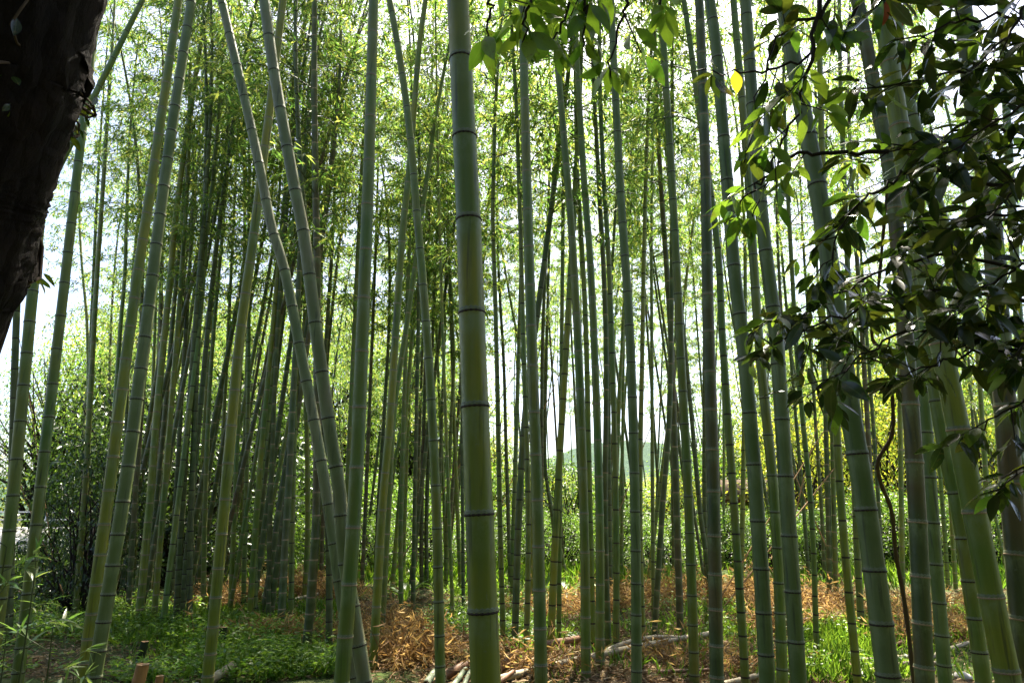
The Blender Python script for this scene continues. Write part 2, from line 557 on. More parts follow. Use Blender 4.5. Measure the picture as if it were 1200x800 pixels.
# river wall with a railing behind the path
rw = empty('river_wall', (-24.5, 27.4, 0))
ang = math.atan2(6, 21)
part_box('wall', 'concrete', rw, (0, 0, 0.45), (24, 0.35, 0.9), ang)
part_box('coping', 'concrete', rw, (0, 0, 0.955), (24, 0.47, 0.11), ang)
for k in range(13):
    s = -11.5 + k * 1.9
    part_box('post', 'rail_paint', rw, (s * math.cos(ang), s * math.sin(ang), 1.30), (0.07, 0.07, 0.58), ang)
part_box('top_rail', 'rail_paint', rw, (0, 0, 1.615), (24, 0.08, 0.05), ang)
part_box('middle_rail', 'rail_paint', rw, (-0.01, 0.0, 1.31), (24, 0.045, 0.045), ang)
tag(rw, 'pale concrete river wall with a thin metal railing beyond the dark shrub', 'wall')

# open timber hut beyond the grove
hp = at_y(868, 600, 30)
hut = empty('timber_hut', (hp[0], 30, 0))
hut.scale = (0.75, 0.75, 0.8)
part_box('back_wall', 'plaster_tan', hut, (0.5, 1.9, 1.25), (2.6, 0.12, 2.5))
for (x, y) in ((-0.75, 0.1), (1.75, 0.1), (-0.75, 1.75), (1.75, 1.75)):
    part_box('post', 'timber_brown', hut, (x, y, 1.25), (0.16, 0.16, 2.5))
part_box('beam', 'timber_brown', hut, (0.5, 0.1, 2.59), (2.9, 0.16, 0.18))
part_box('beam', 'timber_brown', hut, (0.5, 1.75, 2.59), (2.9, 0.16, 0.18))
part_box('lintel_board', 'plaster_tan', hut, (0.5, 0.0, 2.82), (2.8, 0.06, 0.28))
g = Geo()
g.add([(-1.2, -0.5, 2.95), (2.2, -0.5, 2.95), (2.2, 0.95, 3.75), (-1.2, 0.95, 3.75), (2.2, 2.4, 2.95), (-1.2, 2.4, 2.95),
       (-1.2, -0.5, 2.85), (2.2, -0.5, 2.85), (2.2, 0.95, 3.65), (-1.2, 0.95, 3.65), (2.2, 2.4, 2.85), (-1.2, 2.4, 2.85)],
      [(0, 1, 2, 3), (3, 2, 4, 5), (7, 6, 9, 8), (8, 9, 11, 10), (6, 7, 1, 0), (10, 11, 5, 4), (1, 7, 8, 2), (2, 8, 10, 4), (6, 0, 3, 9), (9, 3, 5, 11)])
obj('roof', g.mesh('roof', MAT['roof_tile']), hut)
tag(hut, 'small open timber hut with reddish posts and tan board behind the grove', 'hut')


# ------------------------------------------------------------------ bamboo
CROWN_L = 9.0
NT = 7


def crown_template(seed, dens=1.0):
    r = np.random.default_rng(seed)
    az = r.uniform(0, 6.28)
    bend = r.uniform(0.6, 1.6)

    def axis(t):
        t = np.asarray(t, float)
        s = bend * t ** 2.6
        return np.stack([s * math.cos(az), s * math.sin(az), CROWN_L * t - 0.28 * bend * t ** 5], -1)

    br = Geo()
    LO, LD, LL = [], [], []
    nn = 27
    for k in range(nn):
        t = (k + 0.3) / nn
        p = axis(t)
        reach = (0.75 + 1.25 * math.sin(min(1, t * 1.5 + 0.12) * math.pi * 0.62)) * (1 - 0.55 * t ** 2)
        a0 = k * math.pi * 0.97 + r.normal(scale=0.5)
        for side in (0, 1):
            if r.random() < 0.30:
                continue
            a = a0 + side * r.uniform(0.5, 1.1)
            ln = reach * r.uniform(0.6, 1.25) * (1.0 if side == 0 else 0.75)
            h = np.array((math.cos(a), math.sin(a), 0))
            el = r.uniform(0.35, 0.9)
            u = np.linspace(0, 1, 6)
            pts = p + ln * (u[:, None] * h * math.cos(el) + (u * math.sin(el) - 0.62 * u ** 2.2)[:, None] * np.array((0, 0, 1)))
            br.tube(pts, 0.0085 * (1 - 0.8 * u) * (1.15 - t * 0.6), 3, cap=False)
            ntw = max(3, int(6.5 * ln))
            for j in range(ntw):
                uu = 0.22 + 0.78 * (j + r.random()) / ntw
                q = p + ln * (uu * h * math.cos(el) + (uu * math.sin(el) - 0.62 * uu ** 2.2) * np.array((0, 0, 1)))
                ta = a + r.normal(scale=1.1)
                tl = r.uniform(0.14, 0.42) * (1.15 - 0.5 * uu)
                td = np.array((math.cos(ta), math.sin(ta), r.uniform(-0.55, 0.35)))
                e = q + td * tl
                br.tube([q, e], [0.003, 0.0015], 3, cap=False)
                m = int(r.integers(9, 18) * dens)
                w = r.random(m) ** 0.55
                LO.append(q + (e - q) * w[:, None] + r.normal(scale=0.035, size=(m, 3)))
                d = td[None] * 0.7 + r.normal(scale=0.55, size=(m, 3))
                d[:, 2] -= 0.45
                LD.append(d)
                LL.append(r.uniform(0.09, 0.165, m))
    LO = np.concatenate(LO); LD = np.concatenate(LD); LL = np.concatenate(LL)
    nr = np.array((0, 0, 1.0)) + r.normal(scale=0.5, size=LO.shape)
    v, f = leaf_vf(LO, LD, nr, LL, LL * 0.19)
    lm = mesh_np('bamboo_foliage', v, f, MAT['bamboo_leaf'])
    bm = br.mesh('bamboo_branches', MAT['branch_green'])
    return axis, bm, lm


CROWNS = [crown_template(100 + k, 1.35) for k in range(NT)]
CROWNS_THIN = [crown_template(150 + k, 0.75) for k in range(3)]
CROWNS_SPARSE = [crown_template(170 + k, 0.25) for k in range(3)]

# node ring shared by all the front culms
def ring_mesh(mat):
    sides = 16
    prof = [(0.97, -0.75), (1.075, -0.40), (1.08, -0.05), (1.035, 0.12), (1.065, 0.45), (0.97, 1.3)]
    a = np.arange(sides) / sides * 2 * math.pi
    v = np.concatenate([np.stack([r_ * np.cos(a), r_ * np.sin(a), np.full(sides, z_)], 1) for r_, z_ in prof])
    i = np.arange(5)[:, None] * sides
    k = np.arange(sides)[None]
    k2 = (k + 1) % sides
    f = np.stack([i + k, i + k2, i + sides + k2, i + sides + k], -1).reshape(-1, 4)
    return mesh_np('node_ring', v, f, [mat, MAT['ring_pale']], True, np.repeat([0, 0, 0, 1, 1], sides))


RING = {'dark': ring_mesh(MAT['ring_dark']), 'tan': ring_mesh(MAT['ring_tan'])}


def culm_mesh(path, r0, H, spm, mat, ringmat, sides, near, zc):
    """path: dense world-relative polyline from the foot; returns mesh and node list"""
    seg = np.linalg.norm(np.diff(path, axis=0), axis=1)
    cum = np.concatenate([[0], np.cumsum(seg)])
    L = cum[-1]
    s, nodes = 0.10, []
    while s < L - 0.1:
        nodes.append(s)
        t = s / L
        step = spm * (0.5 + 0.5 * min(1, s / 1.6)) * (1 - 0.45 * max(0, t - 0.5)) * random.uniform(0.93, 1.07)
        s += step
    S, RF, IN, kind = [0.0], [1.06], [0.5], []
    fr = [(-0.10, 1.0, 0.90), (-0.012, 1.015, 0.99), (0.0, 1.05, 1.0), (0.012, 1.0, 0.02), (0.10, 0.99, 0.12), (0.45, 0.985, 0.5)] if near else [(-0.009, 1.0, 0.97), (0.0, 1.04, 1.0), (0.009, 1.0, 0.03)]
    for k, nd in enumerate(nodes):
        gap = (nodes[k + 1] if k + 1 < len(nodes) else L) - nd
        for off, rf, inn in fr:
            o_ = off if abs(off) < 0.05 else off * gap if off > 0 else off * (nd - (nodes[k - 1] if k else 0))
            ss = nd + o_
            if ss <= S[-1] + 1e-4 or ss > L:
                continue
            S.append(ss); RF.append(rf); IN.append(inn)
    S.append(L); RF.append(1.0); IN.append(0.5)
    S = np.array(S); RF = np.array(RF); IN = np.array(IN)
    pts = np.stack([np.interp(S, cum, path[:, k]) for k in range(3)], 1)
    wob = np.cumsum(np.random.default_rng(int(r0 * 1e6)).normal(scale=0.035 * r0, size=(len(nodes) + 1, 2)), axis=0) * 0.6
    offs = [np.interp(S, nodes, wob[:-1, k]) for k in range(2)]
    pts[:, 0] += offs[0]; pts[:, 1] += offs[1]
    t = S / L
    rad = r0 * (1 - 0.35 * t - 0.58 * t ** 3) * RF
    v, f = tube_vf(pts, rad, sides)
    mi = np.zeros(len(f), int)
    rows = np.repeat(np.arange(len(S) - 1), sides)
    band = (np.diff(S) < 0.02)
    if not near:
        mi[band[rows]] = 1
    me = mesh_np('bamboo_culm', v, f, [mat, ringmat], True, mi, {'internode': np.repeat(IN, sides)})
    return me, nodes, cum, L, wob


def bamboo(name, label, group, pts, r0, H, hc, spm, mat, ring, near, seed, thin=False, sparse=False):
    """pts: world polyline from the foot upward (lower, traced stretch)"""
    pts = np.asarray(pts, float)
    foot = pts[0].copy()
    e = empty(name, foot)
    tag(e, label, 'bamboo', group)
    P = spline(pts - foot, 60)
    z = P[:, 2]
    if z[-1] > hc:
        k = int(np.searchsorted(z, hc))
        top = P[-1]
        low = P[:max(k, 2)]
        d = top - low[-1]
        d = d / np.linalg.norm(d) if z[-1] > hc + 0.8 else unit(low[-1] - low[-4])
    else:
        d = unit(P[-1] - P[-6])
        n = max(2, int((hc - z[-1]) / 0.3))
        d2 = unit(d + np.array((0, 0, 0.15)))
        s = np.linspace(0, 1, n)[1:, None]
        ext = P[-1] + (d * s + (d2 - d) * s ** 2 * 0.5) * (hc - z[-1]) / max(d[2], 0.3)
        low = np.concatenate([P, ext])
        d = unit(low[-1] - low[-3])
    axis, bm, lm = CROWNS_SPARSE[seed % 3] if near or sparse else CROWNS_THIN[seed % 3] if thin else CROWNS[seed % NT]
    zaxis = Vector(d)
    q = Vector((0, 0, 1)).rotation_difference(zaxis) @ Quaternion((0, 0, 1), (seed * 2.399) % 6.283)
    scl = (H - hc) / CROWN_L
    M = Matrix.Translation(Vector(low[-1])) @ q.to_matrix().to_4x4() @ Matrix.Scale(scl, 4)
    Mn = np.array(M)
    ax = axis(np.linspace(0, 1, 26)[1:])
    up = ax @ Mn[:3, :3].T + Mn[:3, 3]
    path = np.concatenate([low, up])
    me, nodes, cum, L, wob = culm_mesh(path, r0, H, spm, MAT[mat], MAT['ring_' + ring], 18 if near else 9, near, hc)
    obj('culm', me, e)
    if near:
        for sk, s in enumerate(nodes):
            p = np.array([np.interp(s, cum, path[:, k]) for k in range(3)]) + np.array((wob[sk, 0], wob[sk, 1], 0))
            if p[2] > hc:
                break
            p2 = np.array([np.interp(s + 0.1, cum, path[:, k]) for k in range(3)]) + np.array((wob[sk, 0], wob[sk, 1], 0))
            t = s / L
            r = r0 * (1 - 0.35 * t - 0.58 * t ** 3)
            o = bpy.data.objects.new('node_ring', RING[ring])
            rq = Vector((0, 0, 1)).rotation_difference(Vector(unit(p2 - p)))
            o.matrix_basis = Matrix.Translation(Vector(p)) @ rq.to_matrix().to_4x4() @ Matrix.Diagonal((r, r, 0.010 + r * 0.10, 1))
            link(o, e)
    o = bpy.data.objects.new('branches', bm); o.matrix_basis = M; link(o, e); o['kind'] = 'stuff'
    o = bpy.data.objects.new('foliage', lm); o.matrix_basis = M; link(o, e); o['kind'] = 'stuff'
    return e


def traced(pts_px, w, base_y=None, D=None, lean=None):
    """pixel polyline (bottom first) and width in px -> world polyline from the ground, radius"""
    if base_y is not None:
        y = at_ground(pts_px[0][0], base_y)[1]
    else:
        D = D or 0.085 + 0.0012 * w
        dep = F_PX * D / w
        y = (ray(pts_px[0][0], 660) * dep)[1]
    dep = y / ray(600, 660)[1]
    rad = w * dep / F_PX / 2
    lean = random.uniform(-0.03, 0.03) if lean is None else lean
    W = []
    for px, py in pts_px:
        p = at_y(px, py, y)
        p = at_y(px, py, y + lean * (p[2] - 0.0))
        W.append(p)
    W = np.array(W)
    d = (W[1] - W[0]) / (W[1][2] - W[0][2])
    zf = float(gz(W[0][0], W[0][1])) - 0.04
    foot = W[0] + d * (zf - W[0][2])
    if W[0][2] < zf + 0.02:
        W = W[1:]
    return np.concatenate([[foot], W]), rad, y


NEAR = [
    # label, pixel polyline bottom -> top, width at the bottom, node gap px, culm material, ring
    ('thickest yellow-green bamboo culm of the grove, with wide-spaced dark brown rings', [(570, 800), (562, 600), (554, 400), (546, 200), (536, 0)], 35.5, 128, 'culm_yellow_green', 'dark'),
    ('olive bamboo culm with pale tan rings, left of its grey-green twin', [(97, 800), (124, 600), (150, 400), (179, 200), (209, 0)], 14, 40, 'culm_yellow_green', 'tan'),
    ('grey-green bamboo culm with dark rings beside its olive twin', [(109, 800), (142, 600), (169, 400), (194, 200), (224, 0)], 16, 42, 'culm_grey_green', 'dark'),
    ('green bamboo culm rising past the edge of the dark tree trunk', [(20, 800), (44, 600), (67, 400), (90, 200), (106, 70)], 13, 44, 'culm_green', 'dark'),
    ('green bamboo culm below the dark leaning tree trunk, next to young sprigs', [(-12, 800), (13, 600), (32, 400), (40, 320)], 14, 44, 'culm_green', 'dark'),
    ('slanting thin bamboo culm crossing behind the dark tree trunk', [(-28, 390), (22, 292), (70, 195), (168, 0)], 10, 46, 'culm_green', 'dark'),
    ('green bamboo culm with tan rings standing beside the cut stumps', [(243, 800), (262, 600), (280, 400), (300, 250), (331, 0)], 13, 42, 'culm_yellow_green', 'tan'),
    ('greyish tan bamboo culm, thinner of the crossing pair leaning left', [(417, 800), (399, 690), (382, 575), (362, 462), (345, 375), (332, 312), (317, 262), (305, 200), (294, 150), (259, 0)], 14, 52, 'culm_grey_tan', 'dark'),
    ('greyish tan bamboo culm, thicker of the crossing pair leaning left', [(427, 800), (404, 660), (396, 570), (387, 512), (371, 400), (357, 287), (341, 200), (320, 80), (309, 0)], 17, 60, 'culm_grey_tan', 'dark'),
    ('upright green bamboo culm crossing in front of the tan leaning pair', [(400, 800), (415, 600), (424, 400), (432, 200), (438, 0)], 18, 70, 'culm_green', 'tan'),
    ('green bamboo culm bending left at the top, crossing a straighter one', [(516, 800), (511, 600), (504, 462), (500, 400), (490, 275), (479, 150), (467, 62), (456, 0)], 12, 52, 'culm_green', 'dark'),
    ('green bamboo culm behind the dry brush mound, leaning to the right', [(437, 785), (448, 600), (457, 500), (464, 400), (472, 275), (481, 187), (491, 62), (499, 0)], 10.5, 44, 'culm_yellow_green', 'tan'),
    ('straight green bamboo culm with faint rings beside the thickest culm', [(634, 800), (630, 600), (623, 400), (617, 200), (612, 0)], 15, 56, 'culm_green', 'tan'),
    ('green bamboo culm bowed slightly left, over the long fallen pole', [(687, 800), (684, 600), (677, 400), (670, 275), (664, 200), (650, 40)], 11.5, 50, 'culm_green', 'tan'),
    ('green bamboo culm close beside the bowed one over the fallen pole', [(703, 800), (703, 600), (697, 400), (692, 300), (684, 200), (674, 30)], 10.5, 46, 'culm_green', 'tan'),
    ('pale green bamboo culm with crisp black rings over the fallen pole', [(746, 800), (744, 600), (738, 400), (730, 275), (725, 198), (717, 30)], 12.5, 46, 'culm_grey_green', 'dark'),
    ('green bamboo culm with fine dark rings before the ochre brush', [(814, 800), (807, 600), (797, 400), (792, 300), (785, 175), (774, 0)], 11.5, 42, 'culm_green', 'dark'),
    ('brownish bamboo culm with tan rings beside a stout grey-green one', [(840, 800), (837, 600), (831, 400), (827, 200), (820, 0)], 16, 52, 'culm_brown_green', 'tan'),
    ('stout grey-green bamboo culm with black rings, next to the brownish one', [(899, 800), (887, 600), (870, 400), (861, 325), (851, 198), (840, 62), (832, 0)], 18, 62, 'culm_grey_green', 'dark'),
    ('slim green bamboo culm tucked between two stout grey-green culms', [(917, 800), (908, 600), (889, 400), (875, 190), (859, 0)], 12.5, 46, 'culm_green', 'dark'),
    ('grey-green bamboo culm with dark rings beyond the yellow hanging leaf', [(936, 800), (923, 600), (910, 400), (896, 280), (882, 120), (874, 0)], 18.5, 72, 'culm_grey_green', 'dark'),
    ('heavy grey-green bamboo culm leaning left beside the sunny grass patch', [(1041, 800), (1015, 600), (995, 475), (975, 325), (955, 200), (932, 75), (920, 0)], 26, 70, 'culm_grey_green', 'dark'),
    ('heavy green bamboo culm with tan rings leaning among the broad leaves', [(1182, 800), (1142, 600), (1117, 475), (1102, 400), (1085, 312), (1062, 200), (1040, 50), (1031, 0)], 27, 102, 'culm_yellow_green', 'tan'),
    ('dark brown-green bamboo culm with tan rings beside the crooked vine', [(1085, 800), (1076, 600), (1062, 400), (1047, 220), (1027, 108), (1006, 0)], 21, 68, 'culm_brown_green', 'tan'),
    ('green bamboo culm leaning beside the heavy tan-ringed one', [(1152, 800), (1122, 600), (1105, 525), (1086, 400), (1066, 240), (1040, 0)], 17, 54, 'culm_green', 'dark'),
    ('grey-green bamboo culm close behind the dark brown-green one', [(1108, 800), (1093, 600), (1080, 420), (1072, 300), (1052, 0)], 15, 52, 'culm_grey_green', 'dark'),
    ('dark bamboo culm with brown rings nearest the broadleaf tree', [(1203, 800), (1187, 600), (1172, 400), (1160, 240), (1140, 112), (1129, 0)], 26, 90, 'culm_brown_green', 'tan'),
    ('strongly tilted green bamboo culm half hidden by the broad leaves', [(1215, 620), (1187, 525), (1158, 410), (1125, 325), (1087, 200), (1050, 60)], 21, 62, 'culm_green', 'dark'),
    ('slender green bamboo culm by the broadleaf tree trunk', [(1208, 640), (1200, 500), (1188, 300), (1172, 0)], 12, 50, 'culm_green', 'dark'),
]
for k, (lab, pts, w, gap, mat, ring) in enumerate(NEAR):
    W, rad, y = traced(pts, w)
    dep = y / ray(600, 660)[1]
    H = random.uniform(13.5, 16.5)
    hc = max(6.2, CAM_H + 0.93 * y + 0.4)
    bamboo('bamboo', lab, 'thick bamboo culms at the front of the grove', W, rad, H, hc, gap * dep / F_PX, mat, ring, True, k, thin=True)

MID = [
    # pixel polyline bottom -> top, width px, foot y (or None)
    ([(13, 600), (18, 400), (26, 200)], 9, None), ([(100, 715), (107, 400), (117, 200), (121, 60)], 5.5, None),
    ([(104, 560), (103, 400), (97, 320), (85, 200)], 4.5, None), ([(118, 720), (140, 397), (147, 300), (152, 90)], 6, None),
    ([(126, 600), (130, 350), (133, 200)], 4, None), ([(140, 700), (160, 197), (172, 100)], 5, None),
    ([(162, 733), (175, 600), (185, 475), (197, 350), (212, 200), (238, 0)], 9, 733), ([(224, 720), (230, 397), (234, 200), (236, 60)], 5, None),
    ([(190, 738), (232, 397), (242, 275), (252, 190), (262, 60)], 7, 738), ([(212, 728), (242, 397), (255, 275), (266, 190)], 7, 728),
    ([(252, 690), (270, 350), (277, 200)], 5.5, None), ([(270, 715), (287, 275), (287, 100)], 6, 715),
    ([(88, 720), (98, 600), (108, 420)], 7, 722), ([(150, 715), (160, 560), (172, 400), (186, 240)], 6.5, 722),
    ([(200, 722), (205, 600), (215, 430), (223, 300)], 6, None), ([(180, 730), (192, 580), (205, 420), (212, 330)], 7, 730),
    ([(222, 735), (224, 600), (230, 450)], 7, 735), ([(238, 730), (240, 600), (247, 430), (262, 260)], 6, None),
    ([(206, 735), (216, 560), (228, 400)], 7.5, 735), ([(232, 725), (236, 560), (246, 400), (262, 200)], 5, None),
    ([(170, 720), (178, 560), (186, 400), (190, 250)], 5, None), ([(285, 712), (290, 500), (292, 300)], 6, None),
    ([(359, 760), (371, 600), (372, 400), (371, 200), (365, 0)], 10.5, 762), ([(386, 760), (384, 600), (362, 300), (351, 187), (340, 10)], 8, 762),
    ([(357, 702), (361, 600), (358, 400)], 6.5, 705), ([(329, 735), (337, 600), (345, 450), (352, 300)], 9, 737),
    ([(341, 725), (343, 600), (349, 400)], 6.5, 727), ([(315, 725), (317, 600), (325, 400), (336, 230)], 6, 726),
    ([(298, 718), (301, 600), (324, 400), (336, 240)], 8, 720), ([(292, 730), (302, 575), (318, 400)], 7, None),
    ([(404, 700), (406, 600), (415, 400), (424, 200), (430, 0)], 6.5, None), ([(424, 690), (428, 600), (436, 400)], 5, None),
    ([(440, 690), (443, 600), (455, 400), (462, 200), (464, 100)], 5, None), ([(472, 700), (475, 600), (482, 400)], 4.5, None),
    ([(484, 712), (486, 600), (490, 400)], 5.5, 712), ([(524, 705), (520, 575), (512, 400), (507, 275)], 4.5, None),
    ([(514, 690), (516, 550), (521, 400)], 4.5, None), ([(522, 700), (525, 575), (532, 400), (526, 275)], 5, None),
    ([(531, 733), (526, 600), (520, 430)], 4.5, 733), ([(470, 712), (470, 600), (476, 400)], 6, 714),
    ([(494, 705), (494, 600), (499, 400)], 5, None), ([(500, 710), (500, 600), (506, 420)], 5, None),
    ([(540, 700), (536, 600), (530, 430)], 5, None), ([(543, 712), (542, 600), (541, 420)], 4.5, 714),
    ([(590, 755), (586, 600), (582, 400), (577, 200), (581, 75)], 6.5, 757), ([(598, 690), (593, 525), (589, 400), (576, 200)], 5, None),
    ([(640, 560), (600, 362), (565, 200), (552, 130)], 4.5, None), ([(470, 560), (494, 262), (502, 197), (521, 50)], 5.5, None),
    ([(455, 600), (462, 480), (474, 400), (487, 310)], 8, None), ([(380, 560), (385, 400), (410, 212), (414, 120)], 5, None),
    ([(372, 590), (382, 400), (394, 225)], 6, None), ([(376, 640), (377, 400), (377, 200)], 4.5, None),
    ([(413, 560), (437, 275), (455, 200), (460, 170)], 4, None),
    ([(600, 690), (602, 600), (608, 400)], 6, None), ([(603, 760), (608, 600), (616, 475), (632, 350), (652, 200)], 8.5, 762),
    ([(617, 767), (619, 600), (615, 450)], 7, 768), ([(645, 760), (652, 600), (664, 400)], 9, 762), ([(655, 755), (656, 600), (660, 240)], 6, 757),
    ([(634, 600), (636, 400), (642, 262)], 5.5, None), ([(648, 610), (639, 537), (641, 400)], 4.5, None),
    ([(695, 762), (691, 600), (687, 397), (681, 275), (676, 200), (674, 90)], 7.5, 764), ([(713, 757), (709, 600), (710, 397), (701, 200), (696, 120)], 7.5, 759),
    ([(722, 762), (722, 600), (717, 397), (712, 280), (706, 197), (699, 62)], 7.5, 764), ([(715, 690), (714, 400), (722, 200)], 5.5, None),
    ([(728, 700), (729, 600), (731, 400)], 4.5, None), ([(754, 760), (750, 600), (753, 397), (757, 200), (764, 12)], 6.5, 762),
    ([(766, 720), (765, 600), (764, 397), (763, 200)], 5, 722), ([(797, 740), (793, 600), (786, 397), (780, 300), (772, 180), (766, 90)], 8.5, 742),
    ([(766, 755), (776, 600), (785, 480), (787, 350)], 7, 757), ([(780, 520), (801, 355), (818, 212), (822, 170)], 5, None),
    ([(826, 640), (820, 597), (809, 475), (795, 330)], 6, None), ([(874, 800), (861, 600), (847, 397), (840, 275), (812, 80), (804, 0)], 10, 806),
    ([(829, 702), (826, 600), (826, 420)], 6, 704), ([(848, 650), (848, 500), (846, 400)], 3.5, None),
    ([(868, 690), (870, 600), (872, 480)], 6, None), ([(735, 420), (741, 310), (752, 240)], 3.5, None),
    ([(788, 560), (786, 400), (784, 260)], 4, None), ([(755, 330), (741, 125), (737, 60)], 4, None), ([(626, 330), (627, 200), (627, 40)], 5.5, None),
    ([(950, 710), (942, 597), (927, 420)], 4.5, None), ([(957, 766), (951, 600), (935, 430), (925, 262)], 6.5, 768), ([(972, 700), (970, 600), (966, 430)], 6, None),
    ([(980, 705), (977, 600), (974, 450)], 6, None), ([(1006, 802), (987, 600), (978, 430), (965, 197), (959, 0)], 9.5, 806),
    ([(1010, 742), (1004, 625), (1000, 500)], 8, 744), ([(1024, 700), (1018, 525), (1012, 425)], 6.5, None), ([(1034, 700), (1030, 597), (1020, 450)], 5, None),
    ([(1058, 712), (1056, 600), (1054, 425)], 6, 714), ([(968, 720), (963, 600), (955, 480)], 4.5, None), ([(1112, 700), (1105, 600), (1096, 480)], 5, None),
    ([(976, 718), (973, 600), (968, 500)], 4.5, None), ([(1006, 500), (1004, 225), (1000, 100)], 4.5, None), ([(1162, 700), (1155, 560), (1148, 450)], 6, None),
    ([(1120, 690), (1112, 560), (1104, 430)], 5, None), ([(1135, 705), (1128, 560), (1118, 420)], 5.5, None),
]
MIDMATS = ['culm_shade_green', 'culm_green', 'culm_yellow_green', 'culm_shade_green', 'culm_green', 'culm_brown_green']
MIDCOL = {'culm_green': 'plain green', 'culm_yellow_green': 'yellowish green', 'culm_grey_green': 'greyish green', 'culm_brown_green': 'brownish green', 'culm_shade_green': 'dark green'}
NEARSHORT = ['the thickest yellow-green culm', 'the olive tan-ringed culm', 'the grey-green twin of the olive culm', 'the culm at the trunk edge', 'the culm below the dark trunk', None,
             'the culm beside the stumps', 'the thinner tan crossing culm', 'the thicker tan crossing culm', 'the culm crossing the tan pair', 'the culm that bends at the top', 'the culm in the brush mound',
             'the straight faint-ringed culm', 'the slightly bowed culm', 'the neighbour of the bowed culm', 'the pale black-ringed culm', 'the fine-ringed culm at the ochre brush', 'the brownish tan-ringed culm',
             'the stout grey-green culm', None, 'the culm beyond the yellow leaf', 'the heavy culm by the grass', 'the heavy tan-ringed culm', 'the dark culm by the vine', 'the leaning culm among broad leaves', None, 'the dark culm by the broadleaf tree', None, None]
for k, (pts, w, by) in enumerate(MID):
    W, rad, y = traced(pts, w, by)
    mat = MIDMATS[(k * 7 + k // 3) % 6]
    x6 = np.interp(600, [p_[1] for p_ in pts][::-1], [p_[0] for p_ in pts][::-1])
    nb = min((abs(np.interp(600, [p_[1] for p_ in NEAR[j][1]][::-1], [p_[0] for p_ in NEAR[j][1]][::-1]) - x6), j) for j in range(len(NEAR)) if NEARSHORT[j])[1]
    rg = random.choice(['dark', 'tan'])
    lab = 'slim ' + MIDCOL[mat] + ' bamboo with ' + rg + ' rings behind ' + NEARSHORT[nb]
    H = random.uniform(12.5, 16.5)
    hc = random.uniform(5.0, 7.2)
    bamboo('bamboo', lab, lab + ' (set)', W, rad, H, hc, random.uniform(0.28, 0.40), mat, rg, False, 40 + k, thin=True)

# the back of the grove
cnt = 0
placed = []
while cnt < 186:
    y = 15 + 35 * random.random() ** 1.15
    u = random.random()
    dense = cnt < 34
    if dense:
        y = random.uniform(10.8, 16.5)
    px = random.uniform(140, 345) if dense else random.uniform(-60, 560) if u < 0.46 else random.uniform(540, 930) if u < 0.82 else random.uniform(930, 1240)
    x = at_y(px, 600, y)[0]
    if px < 90 and y > 13:
        continue
    if px > 930 and y < 17:
        continue
    if any((x - a) ** 2 + (y - c_) ** 2 < (0.05 if dense else 0.35) for a, c_ in placed):
        continue
    placed.append((x, y))
    z0 = float(gz(x, y)) - 0.04
    lx, ly = random.gauss(0.04 if px < 350 else 0.0, 0.05 if px < 350 else 0.08), random.gauss(0, 0.04)
    fmat = random.choice(['culm_green', 'culm_shade_green', 'culm_shade_green', 'culm_brown_green'])
    where = ('crowded in the dense dark stand by the evergreen shrubs' if dense else 'far behind the weeds and evergreen shrubs' if px < 300 else 'far behind the mounds of ochre brush' if px < 560 else 'far behind the long fallen pole' if px < 840 else 'near the timber hut and sunlit bushes' if px < 960 else 'among the sunlit yellow-green bushes')
    FARLAB = 'thin ' + {'culm_green': 'green', 'culm_shade_green': 'dark green', 'culm_brown_green': 'brownish'}[fmat] + ' bamboo stem ' + where
    hc = random.uniform(5.0, 7.0) if dense else random.uniform(6.0, 8.5) if 540 < px < 930 else random.uniform(3.4, 6.6)
    W = [(x, y, z0), (x + lx * 3, y + ly * 3, 3.0), (x + lx * 6.5, y + ly * 6.5, 6.2)]
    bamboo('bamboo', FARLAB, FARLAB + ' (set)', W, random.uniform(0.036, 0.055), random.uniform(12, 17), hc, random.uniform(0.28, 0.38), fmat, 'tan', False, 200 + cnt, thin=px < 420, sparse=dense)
    cnt += 1


# ------------------------------------------------------------------ shrubs and far trees
def bush_template(seed, leafmat, n_clump, per, leaf, w=1.0, h=1.0):
    r = np.random.default_rng(seed)
    stems = Geo()
    LO, LD = [], []
    nst = 5
    for k in range(n_clump):
        a = r.uniform(0, 6.283)
        zz = r.uniform(0.06, 1.0)
        rr = w * 0.5 * math.sqrt(max(0.05, 1 - (2 * abs(zz - 0.45)) ** 2.2 * 0.8)) * r.uniform(0.35, 1.0) ** 0.6
        c0 = np.array((rr * math.cos(a), rr * math.sin(a), zz * h))
        m = int(per * r.uniform(0.5, 1.4))
        sp = 0.085 * r.uniform(0.7, 1.5)
        q = r.normal(size=(m, 3)) * np.array((sp, sp, sp * 0.7))
        LO.append(c0 + q)
        LD.append(q * 4 + r.normal(scale=0.5, size=(m, 3)) + np.array((0, 0, -0.25)) + c0 * np.array((0.5, 0.5, 0)))
        if k % 2 == 0:
            st = np.array((r.normal(scale=0.05), r.normal(scale=0.05), 0))
            midp = st * 1.5 + np.array((c0[0] * 0.35, c0[1] * 0.35, c0[2] * 0.6))
            u = spline([st, midp, c0], 6)
            stems.tube(u, np.linspace(0.012, 0.003, 6), 5, cap=False)
    LO = np.concatenate(LO); LD = np.concatenate(LD)
    n = len(LO)
    ln = leaf * r.uniform(0.7, 1.3, n)
    v, f = leaf_vf(LO, LD, np.array((0, 0, 1.0)) + r.normal(scale=0.6, size=(n, 3)), ln, ln * 0.42)
    return stems.mesh('shrub_stems', MAT['twig_dark']), mesh_np('shrub_leaves', v, f, MAT[leafmat])


